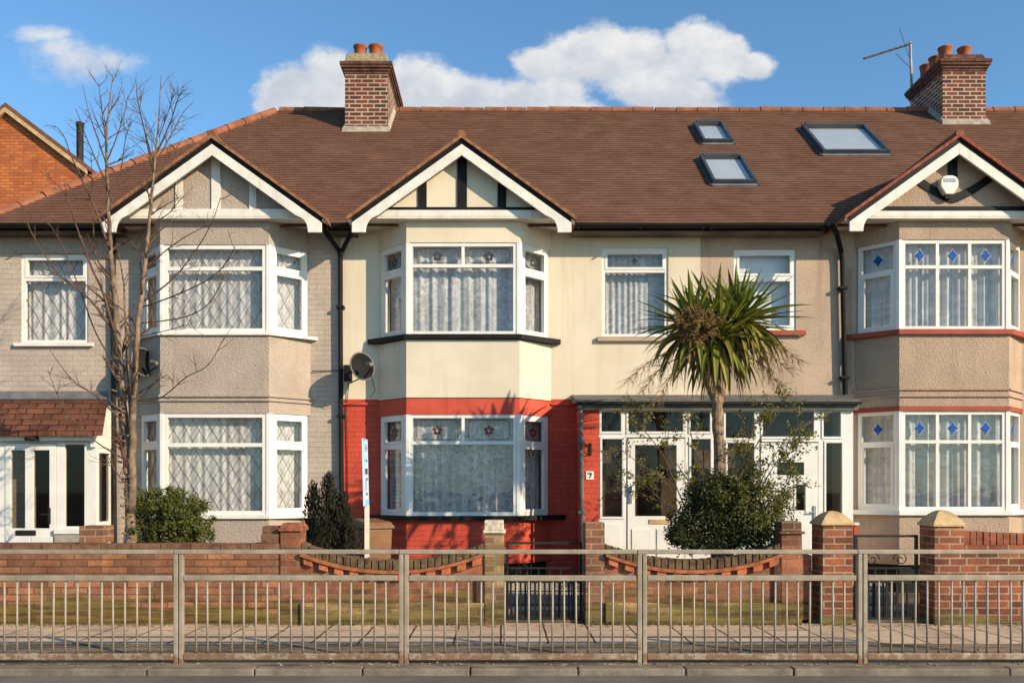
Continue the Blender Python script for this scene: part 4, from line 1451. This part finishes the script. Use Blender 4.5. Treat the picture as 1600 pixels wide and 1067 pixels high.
for xa, xb, lab in ((W(785), W(930), 'worn concrete garden steps behind the gate by the red bay'), (W(1332), W(1455), 'worn concrete garden steps behind the gate between sandstone capped piers')):
    s = thing('garden_steps', ((xa + xb) / 2, 10.6, 0), lab, 'steps')
    for i in range(3):
        MB().box(xa, xb, 10.62 + .32 * i, 11.7, .03 + .13 * i if i else -.05, .15 + .13 * i - .001).build('step', 'concrete', s, bevel=.012)

# ------------------------------------------------------------------ pedestrian railing
posts = [-4.84, -2.84, -.865, 1.225, 3.157, 5.15]
rail_labels = ['grey steel railing section at the left edge, before the white porch door',
               'grey steel railing section in front of the round green bush',
               'grey steel railing section in front of the dipped wall below the red bay',
               'grey steel railing section in front of the palm and big shrub',
               'grey steel railing section at the right edge, before the sandstone capped gate piers']
bar0 = None
for i in range(5):
    x0, x1 = posts[i], posts[i + 1]
    y = YR
    g = thing('railing_section', (x0, y, PAVE), rail_labels[i], 'railing', 'steel railing sections along the kerb')
    rnd = random.uniform(-.004, .004)
    MB().box(x0 - .042, x0 - .004, y - .026, y + .026, PAVE - .2, Z(865.2, YR)).box(x0 + .004, x0 + .042, y - .024, y + .024, PAVE - .2, Z(865.2, YR)).build('post', 'galvanised', g, bevel=.006)
    MB().box(x0 - .042, x1 - .046, y - .027, y + .027, Z(865.0, YR), Z(858.3, YR)).build('top_rail', 'galvanised', g, bevel=.007)
    MB().box(x0 + .043, x1 - .056, y - .024, y + .024, Z(907, YR) + rnd, Z(898.5, YR) + rnd).build('middle_rail', 'galvanised', g, bevel=.006)
    MB().box(x0 + .043, x1 - .047, y - .026, y + .026, Z(1030, YR) + rnd, Z(1020, YR) + rnd).build('bottom_rail', 'galvanised', g, bevel=.006)
    if i == 4:
        MB().box(x1 - .042, x1 - .004, y - .026, y + .026, PAVE - .2, Z(865.2, YR)).build('post', 'galvanised', g, bevel=.006)
    n = round((x1 - x0 - .09) / .1045)
    for k in range(1, n):
        xx = x0 + .045 + (x1 - x0 - .095) * k / n
        if bar0 is None:
            bar0 = MB().tube([(0, 0, Z(1020, YR) - .01), (0, 0, Z(907, YR) + .01)], .0092, 10).build('bar', 'galvanised', g, smooth=True)
            b = bar0
        else:
            b = bar0.copy(); col.objects.link(b); b.parent = g
        b.location = Vector((xx + random.uniform(-.003, .003), y, 0)) - g.location
        b.rotation_euler = (random.uniform(-.008, .008), random.uniform(-.009, .009), 0)

# ------------------------------------------------------------------ things on and around the houses
def oriented(c, nrm_, up=(0, 0, 1)):
    n = Vector(nrm_).normalized(); u = Vector(up)
    a = u.cross(n).normalized(); b = n.cross(a).normalized()
    return Vector(c), a, b, n


def dish(c, nrm_, w, h, wall, label, face='dish_grey'):
    g = thing('satellite_dish', c, label, 'satellite dish')
    C, a, b, n = oriented(c, nrm_)
    mb, mr = MB(), MB()
    N, M_ = 28, 6
    def pt(r, th, off=0.0):
        return C + a * (w * r * math.cos(th)) + b * (h * r * math.sin(th)) + n * (.075 * r * r - .045 + off)
    for i in range(M_ + 1):
        for k in range(N):
            mb.v.append(tuple(pt(i / M_, 2 * math.pi * k / N)))
    for i in range(M_):
        for k in range(N):
            k2 = (k + 1) % N
            mb.f.append((i * N + k, i * N + k2, (i + 1) * N + k2, (i + 1) * N + k))
    base = len(mb.v)
    for i in range(M_ + 1):
        for k in range(N):
            mb.v.append(tuple(pt(i / M_, 2 * math.pi * k / N, -.012)))
    for i in range(M_):
        for k in range(N):
            k2 = (k + 1) % N
            mb.f.append((base + i * N + k2, base + i * N + k, base + (i + 1) * N + k, base + (i + 1) * N + k2))
    mb.build('reflector', face, g, smooth=True)
    mr.tube([pt(1.0, 2 * math.pi * k / N, -.006) for k in range(N + 1)], .011, 6)
    mr.build('rim', 'dish_rim', g)
    low = pt(.95, -math.pi / 2, -.01)
    f = C + n * .30 - b * .12
    mb = MB(); mb.tube([low, f], .011, 6); mb.build('feed_arm', 'dish_grey', g)
    mb = MB(); mb.tube([f - n * .0 + b * .05, f - n * .11 + b * .085], [.028, .034], 10); mb.build('receiver', 'dish_rim', g)
    mb = MB(); wl = Vector(wall); bk = C - n * .05
    mb.tube([bk, bk - n * .06, wl], .016, 8); mb.tube([bk - b * .15, wl - Vector((0, 0, .16))], .009, 6)
    mb.box(wl.x - .06, wl.x + .06, wl.y - .012, wl.y + .01, wl.z - .12, wl.z + .12)
    mb.build('bracket', 'gate_iron', g)
    return g, f


g, f = dish(P(565, 573, 12.80), (.56, -.80, .24), .185, .205, (-2.27, YF - .012, Z(583, YF)), 'dark grey satellite dish on the cream wall beside the black downpipe')
mb = MB(); mb.tube([f, f + Vector((-.02, .1, -.12)), P(586, 610, 12.95), P(578, 621, 13.17)], .005, 5)
mb.tube([P(545, 600, 13.17), P(541, 640, 13.185), P(543, 720, 13.185), P(544, 860, 13.185)], .006, 5)
mb.tube([P(488, 580, 13.17), P(515, 579, 13.18), P(541, 578, 13.17)], .006, 5)
mb.build('cable', 'gate_iron', g)
dish(P(222, 566, 12.86), (.86, -.46, .12), .20, .20, (-5.36, YF - .012, Z(575, YF)), 'dark satellite dish half hidden behind the bare tree stem, left of the lattice bay')

ae = thing('tv_aerial', P(1424, 165, 17.9), 'thin metal television aerial on a mast beside the right chimney', 'aerial')
Ya = 17.9
MB().tube([P(1426, 185, Ya), P(1422, 66, Ya)], .026, 8).build('mast', 'galvanised', ae)
mb = MB(); mb.tube([P(1350, 92, Ya - .5), P(1419, 70, Ya - .02), P(1424, 68, Ya)], .022, 8); mb.build('boom', 'aerial_dark', ae)
A_, B_ = P(1350, 92, Ya - .5), P(1419, 70, Ya - .02)
mb = MB()
for t, L, tilt in ((.2, .05, .1), (.4, .05, .1), (.6, .06, .1), (.74, .24, .1), (.84, .26, .2), (.95, .20, -.3)):
    p = A_ + (B_ - A_) * t
    d = Vector((.35, .8, .45)).normalized()
    mb.tube([p - d * L, p + d * L], .009, 5)
mb.tube([B_ + Vector((.02, 0, -.25)), B_ + Vector((-.22, -.1, .27))], .007, 5)
mb.tube([P(1421, 105, Ya), P(1400, 84, Ya - .12)], .008, 5)
mb.build('elements', 'aerial_dark', ae)
mb = MB(); mb.box(8.10, 8.165, 17.80, 17.90, Z(150, Ya), Z(146, Ya)); mb.tube([P(1425, 148, Ya), (8.15, 17.85, Z(148, Ya))], .015, 6); mb.tube([P(1425, 170, Ya), (8.15, 17.85, Z(170, Ya))], .015, 6)
mb.build('mast_clamp', 'gate_iron', ae)

al = thing('alarm_box', P(1484, 288, 12.5), 'white bell-shaped burglar alarm box on the right gable', 'alarm box')
c = P(1482.5, 289, 12.56)
pts = []
for dx, dz in ((-.055, -.14), (.055, -.14), (.125, -.03), (.125, .055), (.095, .105), (.04, .125), (-.04, .125), (-.095, .105), (-.125, .055), (-.125, -.03)):
    pts.append((c.x + dx, c.z + dz))
MB().xz(pts, 12.53, 12.639).build('case', 'alarm_white', al, bevel=.015)
mb = MB()
for i in range(4):
    mb.box(c.x - .082 + i * .044, c.x - .082 + i * .044 + .036, 12.524, 12.5295, c.z + .03, c.z + .08)
mb.build('label_strip', 'alarm_blue', al)
MB().xz([(c.x - .042, c.z - .19), (c.x + .042, c.z - .19), (c.x + .055, c.z - .142), (c.x - .055, c.z - .142)], 12.56, 12.62).build('strobe', 'black_paint', al)

# letting agent's board, seen almost edge-on
sg = thing('agent_board', (X(570, 10.45), 10.45, .1), 'pale blue and white letting board seen nearly edge-on before the red wall', 'sign')
xs = X(571.0, 10.3)
MB().box(xs - .026, xs + .024, 10.40, 10.44, .05, Z(789, 10.5)).build('post', 'post_white', sg)
zb, zt = Z(790, 10.45), Z(686, 10.45)
b = MB().hexa([(xs - .012, 10.22, zb), (xs + .006, 10.22, zb), (xs + .006, 10.54, zb), (xs - .012, 10.54, zb)],
              [(xs - .030, 10.22, zt), (xs - .012, 10.22, zt), (xs - .012, 10.54, zt), (xs - .030, 10.54, zt)]).build('board', 'sign_white', sg)
def onboard(mb, y0, y1, f0, f1, off=.003):
    g_ = lambda f: xs + .006 - .018 * f
    z_ = lambda f: zb + (zt - zb) * f
    mb.hexa([(g_(f0) - .002, y0, z_(f0)), (g_(f0) + off, y0, z_(f0)), (g_(f0) + off, y1, z_(f0)), (g_(f0) - .002, y1, z_(f0))],
            [(g_(f1) - .002, y0, z_(f1)), (g_(f1) + off, y0, z_(f1)), (g_(f1) + off, y1, z_(f1)), (g_(f1) - .002, y1, z_(f1))])
mb = MB()
onboard(mb, 10.222, 10.538, .0, .10); onboard(mb, 10.222, 10.28, .45, .998); onboard(mb, 10.222, 10.538, .97, .998)
mb.build('blue_band', 'sign_blue', b)
mb = MB()
for y0, y1, f0, f1 in ((10.33, 10.36, .80, .93), (10.44, 10.47, .80, .93), (10.36, 10.44, .85, .88), (10.3, 10.48, .66, .69), (10.38, 10.41, .69, .76),
                       (10.29, 10.32, .16, .42), (10.32, 10.46, .16, .20), (10.38, 10.41, .24, .42), (10.36, 10.48, .38, .42)):
    onboard(mb, y0, y1, f0, f1)
mb.build('lettering', 'sign_dark', b)
mb = MB(); onboard(mb, 10.30, 10.48, .47, .56); mb.build('emblem', 'motif_red', b)

# brown wheelie bin, turned a corner towards the street
bn = thing('wheelie_bin', (-1.70, 11.75, .09), 'brown wheelie bin standing behind the dipped wall by the red bay', 'bin')
bn.rotation_euler = (0, 0, R(38))
bn.scale = (.84, .84, 1.0)
def loc(mb, name, mat, bevel=0.0):
    o = mb.build(name, mat, None, bevel=bevel); o.parent = bn; return o
w0, w1 = .19, .225
loc(MB().hexa([(-w0, -w0, .06), (w0, -w0, .06), (w0, w0, .06), (-w0, w0, .06)], [(-w1, -w1, .96), (w1, -w1, .96), (w1, w1 + .03, .96), (-w1, w1 + .03, .96)]), 'bin_body', 'bin_brown', .02)
loc(MB().box(-.25, .25, -.255, .27, .961, 1.0).hexa([(-.24, -.25, 1.0), (.24, -.25, 1.0), (.24, .26, 1.0), (-.24, .26, 1.0)], [(-.21, -.2, 1.05), (.21, -.2, 1.05), (.21, .25, 1.09), (-.21, .25, 1.09)]), 'lid', 'bin_brown', .012)
loc(MB().tube([(-.2, .31, .99), (.2, .31, .99)], .016, 8), 'handle', 'bin_dark')
for sx in (-.2, .2):
    loc(MB().tube([(sx - .02, .2, .10), (sx + .02, .2, .10)], .10, 16), 'wheel', 'gate_iron')

# ------------------------------------------------------------------ planting
def leaf(mb, p, d, size, wr=.5):
    d = d.normalized()
    s = d.cross(Vector((random.uniform(-1, 1), random.uniform(-1, 1), random.uniform(-1, 1))))
    if s.length < 1e-4: s = Vector((1, 0, 0))
    s.normalize()
    a = p - d * size * .5
    e = p + d * size * .5
    m_ = p + d.cross(s) * size * .10
    mb.add([a, m_ + s * size * wr * .5, e, m_ - s * size * wr * .5], [(0, 1, 2, 3)])


def rdir():
    while True:
        v = Vector((random.uniform(-1, 1), random.uniform(-1, 1), random.uniform(-1, 1)))
        if .05 < v.length < 1:
            return v.normalized()


def clumps(mb, lobes, n, size, wr=.5, up=.3, shell_=.45, jitter=.25):
    tot = sum(l[1] * l[2] for l in lobes)
    for (c, rx, rz_, ry) in lobes:
        k = int(n * rx * rz_ / tot)
        # sub-clumps inside the lobe give it an uneven outline with gaps
        subs = []
        for _ in range(max(6, int(k / 70))):
            d = rdir()
            r = random.random() ** shell_
            subs.append((Vector((c.x + d.x * rx * r, c.y + d.y * ry * r, c.z + d.z * rz_ * r)), d, random.uniform(.6, 1.3)))
        for _ in range(k):
            s, d, f = random.choice(subs)
            o = rdir() * random.random() ** .6 * jitter * min(rx, rz_) * f * 1.6
            dd = (d * .6 + rdir() + Vector((0, 0, up)))
            leaf(mb, s + o, dd, size * random.uniform(.7, 1.3), wr)


def PL(px, py, Y, rx, rz_, ry=None):
    k = Y / 1400
    return (P(px, py, Y), rx * k, rz_ * k, (ry or rx) * k)


# round green bush
gbu = thing('round_bush', P(270, 868, 10.85), 'rounded bright green leafy bush behind the left wall', 'bush')
mb = MB()
clumps(mb, [PL(268, 815, 10.85, 56, 50), PL(236, 800, 10.8, 34, 38), PL(300, 815, 10.8, 36, 45), PL(262, 782, 10.85, 30, 24), PL(290, 840, 10.7, 42, 30), PL(240, 838, 10.7, 36, 30)], 21000, .034, .55, .4, .5, .20)
mb.build('foliage', 'leaf_bright', gbu)
mb = MB()
for i in range(16):
    a = P(268 + random.uniform(-10, 10), 880, 10.85); b = P(268 + random.uniform(-50, 50), random.uniform(780, 830), 10.85 + random.uniform(-.3, .3))
    mb.tube([a, (a + b) / 2 + rdir() * .05, b], [.014, .01, .004], 5)
mb.build('stems', 'twig', gbu)

# dark conifer
gco = thing('conifer_shrub', P(517, 880, 11.3), 'dark upright conifer shrub with ragged spires beside the letting board', 'shrub')
mb = MB()
spires = [(488, 812, 16, 62), (514, 800, 19, 68), (500, 835, 26, 45), (535, 825, 22, 55), (548, 845, 16, 40), (522, 845, 34, 40), (482, 845, 14, 35), (512, 758, 8, 26), (490, 775, 8, 26), (536, 790, 9, 26)]
for (px, py, rx, rz_) in spires:
    Y = 11.3 + random.uniform(-.15, .15)
    c = P(px, py, Y); k = Y / 1400
    for _ in range(int(rx * rz_ * .95)):
        d = rdir(); r = random.random() ** .4
        hh = d.z * r
        taper = 1.0 - .45 * max(0, hh)
        o = Vector((d.x * rx * k * r * taper, d.y * rx * k * r * taper, hh * rz_ * k)) + rdir() * .03
        leaf(mb, c + o, Vector((d.x * .5, d.y * .5, 1)) + rdir() * .35, random.uniform(.035, .075), .34)
mb.build('foliage', 'leaf_conifer', gco)
MB().tube([P(517, 885, 11.3), P(515, 780, 11.3)], [.05, .015], 7).build('trunk', 'twig', gco)


def branch(mb, p, d, L, r, depth, twist=.22, up=.12, tips=None, kids=(2, 4)):
    n = max(3, int(L / .07))
    pts, rad = [p.copy()], [r]
    d = d.normalized()
    for i in range(n):
        d = (d + rdir() * twist * .55 + Vector((0, 0, up * .35))).normalized()
        p = p + d * (L / n)
        pts.append(p.copy()); rad.append(r * (1 - .75 * (i + 1) / n))
    mb.tube(pts, rad, 5 if r > .004 else 4, cap=False)
    if tips is not None:
        tips.extend(pts[len(pts) // 3:])
    if depth > 0:
        for _ in range(random.randint(*kids)):
            k = random.randint(max(1, n // 4), n - 1)
            dd = (pts[k + 1] - pts[k]).normalized()
            side = dd.cross(rdir()).normalized()
            branch(mb, pts[k], dd * .8 + side * random.uniform(.45, .85), L * random.uniform(.35, .6), rad[k] * .62, depth - 1, twist, up, tips, kids)


def spline(pix, Y, drift=0.0, n=6):
    pts = [P(a, b, Y + drift * (i / (len(pix) - 1)) ** 1.3) for i, (a, b) in enumerate(pix)]
    out_ = []
    for i in range(len(pts) - 1):
        p0, p1, p2, p3 = pts[max(i - 1, 0)], pts[i], pts[i + 1], pts[min(i + 2, len(pts) - 1)]
        for k in range(n):
            t = k / n
            out_.append(.5 * ((2 * p1) + (p2 - p0) * t + (2 * p0 - 5 * p1 + 4 * p2 - p3) * t * t + (3 * p1 - p0 - 3 * p2 + p3) * t ** 3))
    out_.append(pts[-1])
    return out_


# bare tree
gt = thing('bare_tree', P(203, 868, 10.56), 'tall leafless tree with two slender stems in front of the left house', 'tree')
YT = 10.56
tr, tw = MB(), MB()
def limb(mb, pix, r0, r1, drift=0.0, n=7, tw_n=0, tw_len=.3, depth=1, pw=.8, Y=YT):
    pts = spline(pix, Y, drift)
    m_ = len(pts)
    rad = [r0 + (r1 - r0) * (i / (m_ - 1)) ** pw for i in range(m_)]
    pts = [p + Vector((random.uniform(-1, 1), random.uniform(-1, 1), random.uniform(-.5, .5))) * min(.012, rad[i] * .25) for i, p in enumerate(pts)]
    mb.tube(pts, rad, n)
    for _ in range(tw_n):
        k = random.randint(int(m_ * .25), m_ - 2)
        d = (pts[k + 1] - pts[k]).normalized()
        side = d.cross(rdir()).normalized()
        branch(tw, pts[k], d * .75 + side * random.uniform(.5, 1.0), tw_len * random.uniform(.5, 1.2), max(.0042, rad[k] * .55), depth, .25, .16)
    return pts
limb(tr, [(203, 880), (204, 850), (203, 800), (199, 700), (190, 600), (183, 520), (178, 450), (172, 380), (168, 300), (166, 220), (170, 170), (177, 115)], .076, .0035, .25, 10, 34, .40, 2, .82)
limb(tr, [(205, 800), (207, 700), (209, 620), (216, 510), (226, 420), (233, 350), (240, 270), (247, 200), (252, 118)], .050, .0035, -.2, 10, 30, .40, 2, .85)
limb(tr, [(199, 740), (190, 680), (186, 620), (180, 560), (177, 500), (170, 430)], .035, .012, .35, 8, 6)
limb(tr, [(206, 690), (201, 600), (196, 500), (193, 440), (182, 380)], .022, .006, .5, 7, 6)
A = [  # limbs traced from the photograph, each with a lean of its own
    ([(170, 385), (150, 330), (128, 280), (112, 245), (98, 210), (84, 196)], .02, .4),
    ([(188, 560), (165, 470), (140, 410), (118, 350), (100, 300), (62, 268)], .022, -.5),
    ([(182, 520), (140, 468), (94, 430), (55, 375), (36, 329)], .02, -.3),
    ([(199, 665), (150, 619), (112, 592), (77, 546)], .017, -.6),
    ([(198, 720), (150, 690), (120, 660), (97, 634), (75, 579)], .013, -.4),
    ([(178, 450), (150, 400), (146, 350), (144, 290), (142, 240)], .015, .5),
    ([(186, 580), (150, 520), (120, 440), (90, 370), (60, 330)], .014, .3),
    ([(168, 290), (150, 250), (135, 215), (118, 170)], .013, -.3),
    ([(168, 262), (152, 215), (140, 180), (129, 132)], .012, .4),
    ([(168, 250), (182, 215), (195, 175), (200, 150)], .011, .2),
    ([(167, 232), (160, 180), (154, 130)], .010, -.2),
    ([(170, 330), (188, 270), (196, 220), (206, 185)], .011, .3),
    ([(240, 275), (228, 215), (217, 165), (212, 125)], .013, .3),
    ([(242, 262), (226, 205), (216, 160)], .010, -.3),
    ([(245, 240), (265, 195), (278, 155), (288, 140)], .013, -.3),
    ([(243, 255), (268, 210), (285, 178), (302, 160)], .012, .3),
    ([(240, 285), (265, 248), (286, 215)], .010, .1),
    ([(248, 215), (262, 178), (272, 142)], .009, -.2),
    ([(226, 470), (265, 440), (300, 400), (330, 350), (345, 308)], .014, -.4),
    ([(222, 480), (270, 463), (320, 440), (350, 415), (368, 385)], .013, -.6),
    ([(220, 505), (290, 495), (330, 470), (352, 425)], .011, -.5),
    ([(215, 527), (265, 515), (302, 505)], .009, -.3),
    ([(208, 627), (250, 622), (290, 590), (325, 570), (350, 528)], .012, -.6),
    ([(233, 350), (262, 335), (285, 308)], .010, -.2),
    ([(225, 425), (255, 395), (290, 370), (325, 352)], .012, -.5),
    ([(206, 640), (240, 600), (262, 585)], .008, -.3),
    ([(176, 470), (150, 450), (110, 440), (80, 425)], .010, -.5),
    ([(200, 760), (180, 735), (170, 715)], .016, -.2),
]
for pix, r, dr in A:
    limb(tw, pix, r * .82, .003, dr, 6, 9, .27, 1, .9)
for _ in range(46):                                                         # pruned stubs and knots
    py = random.uniform(560, 860)
    p = P(203 - (860 - py) * .05 + random.uniform(-3, 3), py, YT)
    d = Vector((random.uniform(-1, 1), -.6, .25)).normalized()
    tr.tube([p + d * .04, p + d * random.uniform(.075, .115)], [.015, random.uniform(.006, .010)], 6)
tr.build('trunk', 'bark', gt, smooth=True)
tw.build('branches', 'twig', gt)

# cabbage palm
gp = thing('cabbage_palm', P(1123, 875, 10.6), 'spiky cabbage palm with brown seed head, rising from the big shrub by the porch', 'palm')
YP = 10.60
mb = MB()
def rough_tube(pix, r0, r1, drift=0.0):
    pts = spline(pix, YP, drift, 9)
    rad = [(r0 + (r1 - r0) * i / (len(pts) - 1)) * random.uniform(.86, 1.14) for i in range(len(pts))]
    mb.tube(pts, rad, 12)
rough_tube([(1123, 890), (1124, 800), (1125, 720), (1121, 660), (1122, 615)], .070, .064)
rough_tube([(1121, 630), (1108, 600), (1096, 560), (1090, 520)], .058, .05, -.1)
rough_tube([(1122, 630), (1130, 590), (1142, 545), (1148, 505)], .06, .05, .1)
rough_tube([(1122, 620), (1122, 570), (1118, 500)], .05, .045, .2)
mb.build('trunk', 'palm_bark', gp)


def sword(mb, c, d, L, wd, droop, n=7):
    d = d.normalized()
    p = c.copy()
    rows = []
    side0 = d.cross(Vector((0, 0, 1)))
    if side0.length < .05: side0 = Vector((1, 0, 0))
    side0 = (side0.normalized() + rdir() * .35).normalized()
    for i in range(n + 1):
        t = i / n
        w_ = wd * (.55 + .45 * min(1, t * 4)) * (1 - max(0, t - .45) / .55) ** .8 + .0012
        s = (side0 - d * side0.dot(d)).normalized()
        nn_ = s.cross(d)
        rows.append((p - s * w_, p - nn_ * w_ * .35, p + s * w_))
        p = p + d * (L / n)
        d = (d + Vector((0, 0, -droop * (.35 + t)))).normalized()
    vs = [v for r_ in rows for v in r_]
    fs = []
    for i in range(n):
        for k in range(2):
            a = i * 3 + k
            fs.append((a, a + 1, a + 4, a + 3))
    mb.add(vs, fs)


g1, g2, g3 = MB(), MB(), MB()
for (px, py, dy, n, ph0) in ((1086, 512, -.06, 84, .7), (1154, 502, .05, 100, 2.4), (1119, 496, .20, 46, 1.3), (1122, 528, -.10, 74, .2)):
    c = P(px, py, YP + dy)
    for i in range(n):
        el = math.asin(max(-1, min(1, 1 - 1.86 * (i + .5) / n)))          # +90 .. about -46 degrees
        az = ph0 + i * 2.39996
        d = Vector((math.cos(el) * math.cos(az), math.cos(el) * math.sin(az), math.sin(el)))
        d.x += (px - 1120) / 110
        L = random.uniform(.60, .86) * (1.0 - .14 * max(0, math.sin(el)) ** 2) * (1.06 if abs(el) < .5 else 1.0)
        young = el > R(-8)
        dr = random.uniform(.0, .09) if el > R(25) else (random.uniform(.04, .15) if young else random.uniform(.22, .42))
        sword(g1 if young or random.random() < .3 else g2, c + rdir() * .04, d, L, random.uniform(.028, .048), dr)
    for i in range(34):                                                     # hanging dead skirt
        az = random.uniform(0, 6.28)
        d = Vector((math.cos(az) * .7, math.sin(az) * .7, random.uniform(-.9, -.2)))
        sword(g3, c + Vector((0, 0, -.07)) + rdir() * .05, d, random.uniform(.45, .85), random.uniform(.008, .016), .55)
g1.build('leaves', 'leaf_palm', gp)
g2.build('old_leaves', 'leaf_palm_old', gp)
g3.build('dead_leaves', 'leaf_dead', gp)
mb = MB()
c = P(1086, 508, 10.15)
for i in range(150):
    d = rdir()
    e = c + Vector((d.x * .27, d.y * .17, d.z * .23)) * random.uniform(.75, 1.05)
    m_ = c + (e - c) * .5 + rdir() * .05
    mb.tube([c + rdir() * .03, m_, e], [.006, .005, .003], 4, cap=False)
    for _ in range(7):
        b_ = m_ + (e - m_) * random.random()
        mb.tube([b_, b_ + (rdir() + d * .5) * random.uniform(.035, .075)], [.006, .004], 4, cap=True)
mb.build('seed_head', 'panicle', gp)
mb = MB()
for (sx, sy, ex, ey, yy) in ((1070, 545, 985, 590, 10.6), (1060, 560, 1005, 610, 10.75), (1080, 560, 1030, 620, 10.6), (1165, 545, 1228, 575, 10.7), (1170, 560, 1215, 600, 10.85), (1175, 530, 1245, 560, 10.9)):
    a, b_ = P(sx, sy, YP), P(ex, ey, yy - .35)
    pts = [a + (b_ - a) * t + Vector((0, 0, .07 * math.sin(math.pi * t))) for t in [i / 8 for i in range(9)]]
    mb.tube(pts, [.008 - .0006 * i for i in range(9)], 5)
    for k in range(2, 9):
        for _ in range(6):
            d = ((b_ - a).normalized() * .8 + rdir() * .8 + Vector((0, 0, -.35)))
            branch(mb, pts[k], d, random.uniform(.12, .26), .0032, 1, .3, -.25, None, (2, 4))
mb.build('seed_sprays', 'panicle', gp)

# big shrub round the palm, and the straggly rose growing through it
gs = thing('dense_shrub', P(1130, 880, 10.75), 'big dark evergreen shrub at the foot of the palm', 'shrub')
mb = MB()
clumps(mb, [PL(1125, 815, 10.6, 72, 52, 38), PL(1080, 830, 10.55, 42, 42, 32), PL(1162, 815, 10.55, 42, 50, 34), PL(1115, 780, 10.55, 48, 38, 30), PL(1146, 775, 10.6, 38, 36, 30), PL(1062, 835, 10.6, 28, 30), PL(1188, 838, 10.6, 22, 28), PL(1130, 770, 10.45, 40, 34, 20)], 23000, .038, .5, .3, .5, .24)
mb.build('foliage', 'leaf_dark', gs)
mb = MB()
clumps(mb, [PL(1165, 800, 10.55, 60, 60), PL(1190, 770, 10.6, 40, 50), PL(1130, 770, 10.65, 55, 30)], 7000, .038, .5, .3, .3, .35)
mb.build('young_leaves', 'leaf_twiggy', gs)
mb = MB()
for i in range(26):
    a = P(1130 + random.uniform(-14, 14), 885, 10.75); b_ = P(1130 + random.uniform(-75, 75), random.uniform(775, 830), 10.75 + random.uniform(-.3, .3))
    mb.tube([a, (a + b_) / 2 + rdir() * .06, b_], [.016, .011, .004], 5)
mb.build('stems', 'twig', gs)
gr = thing('straggly_rose', P(1110, 880, 10.5), 'straggly rose with long thin arching stems and sparse yellow-green leaves in front of the porch', 'shrub')
mb, ml = MB(), MB()
rose = [([(1100, 860), (1065, 780), (1035, 710), (1005, 670), (995, 650)], .010, -.1, 1.0), ([(1095, 850), (1045, 760), (1000, 725), (960, 695)], .008, -.3, .35), ([(1090, 850), (1040, 790), (985, 765), (945, 740)], .008, .1, .35),
        ([(1130, 850), (1150, 760), (1185, 690), (1215, 645), (1225, 622)], .012, -.1, 1.2), ([(1140, 850), (1185, 770), (1215, 720), (1240, 705)], .010, -.2, 1.2), ([(1125, 850), (1160, 720), (1180, 660), (1200, 640)], .009, .2, .9),
        ([(1110, 850), (1100, 760), (1085, 700), (1075, 655)], .008, .1, .7), ([(1150, 850), (1200, 790), (1235, 745), (1228, 700)], .010, .1, 1.6), ([(1120, 850), (1080, 760), (1045, 700), (1050, 645)], .008, .2, .7),
        ([(1150, 840), (1195, 740), (1240, 670), (1275, 655)], .008, .1, .7), ([(1130, 840), (1140, 740), (1160, 690), (1165, 650)], .008, .3, .8), ([(1100, 850), (1060, 800), (1020, 770), (1000, 745)], .008, -.1, 1.0), ([(1160, 850), (1200, 820), (1225, 790), (1235, 760)], .008, -.1, 1.4)]
for pix, r, dr, lf in rose:
    pts = spline(pix, 10.5, dr)
    mb.tube(pts, [r * (1 - .65 * i / (len(pts) - 1)) for i in range(len(pts))], 6)
    tips = []
    for _ in range(13):
        k = random.randint(len(pts) // 3, len(pts) - 2)
        d = (pts[k + 1] - pts[k]).normalized()
        branch(mb, pts[k], d * .6 + d.cross(rdir()).normalized() * random.uniform(.5, 1), random.uniform(.12, .34), r * .4, 1, .3, .08, tips, (1, 3))
    for p in tips:
        if random.random() < .62 * lf:
            for _ in range(random.randint(2, 6)):
                leaf(ml, p + rdir() * .03, rdir() + Vector((0, -.2, .2)), random.uniform(.025, .05), .6)
mb.build('stems', 'twig', gr)
ml.build('leaves', 'leaf_twiggy', gr)

# ------------------------------------------------------------------ loose stuff on the ground
mb = MB()
for i in range(900):
    near = random.random()
    if near < .55:
        y = YW - .06 - abs(random.gauss(0, .07)); z = PAVE
    elif near < .9:
        y = YK + .16 + abs(random.gauss(0, .08)); z = PAVE - .003
    else:
        y = random.uniform(YK + .15, YW - .05); z = PAVE
    x = random.uniform(-6.5, 6.5)
    s = random.uniform(.006, .02)
    a = random.uniform(0, 6.28)
    c_, s_ = math.cos(a) * s, math.sin(a) * s
    h = s * random.uniform(.2, .9)
    mb.add([(x - c_ * 1.6, y - s_ * 1.6, z), (x + s_, y - c_, z + h * .3), (x + c_ * 1.6, y + s_ * 1.6, z), (x - s_, y + c_, z + h * .4), (x, y, z + h)], [(0, 1, 4), (1, 2, 4), (2, 3, 4), (3, 0, 4)])
tag(mb.build('litter', 'litter'), kind='stuff')
mb = MB()
for i in range(2600):
    x = random.uniform(-8, 7.5)
    if .02 < x < .93 or 3.96 < x < 4.8: continue
    f = .5 + .5 * math.sin(x * 1.7) * math.sin(x * .63 + 1)
    if random.random() > f: continue
    y = YW - .055 - abs(random.gauss(0, .025))
    leaf(mb, Vector((x, y, PAVE + random.uniform(0, .03))), Vector((random.uniform(-.5, .5), random.uniform(-.6, .1), 1)), random.uniform(.012, .035), .5)
tag(mb.build('moss', 'leaf_bright'), kind='stuff')
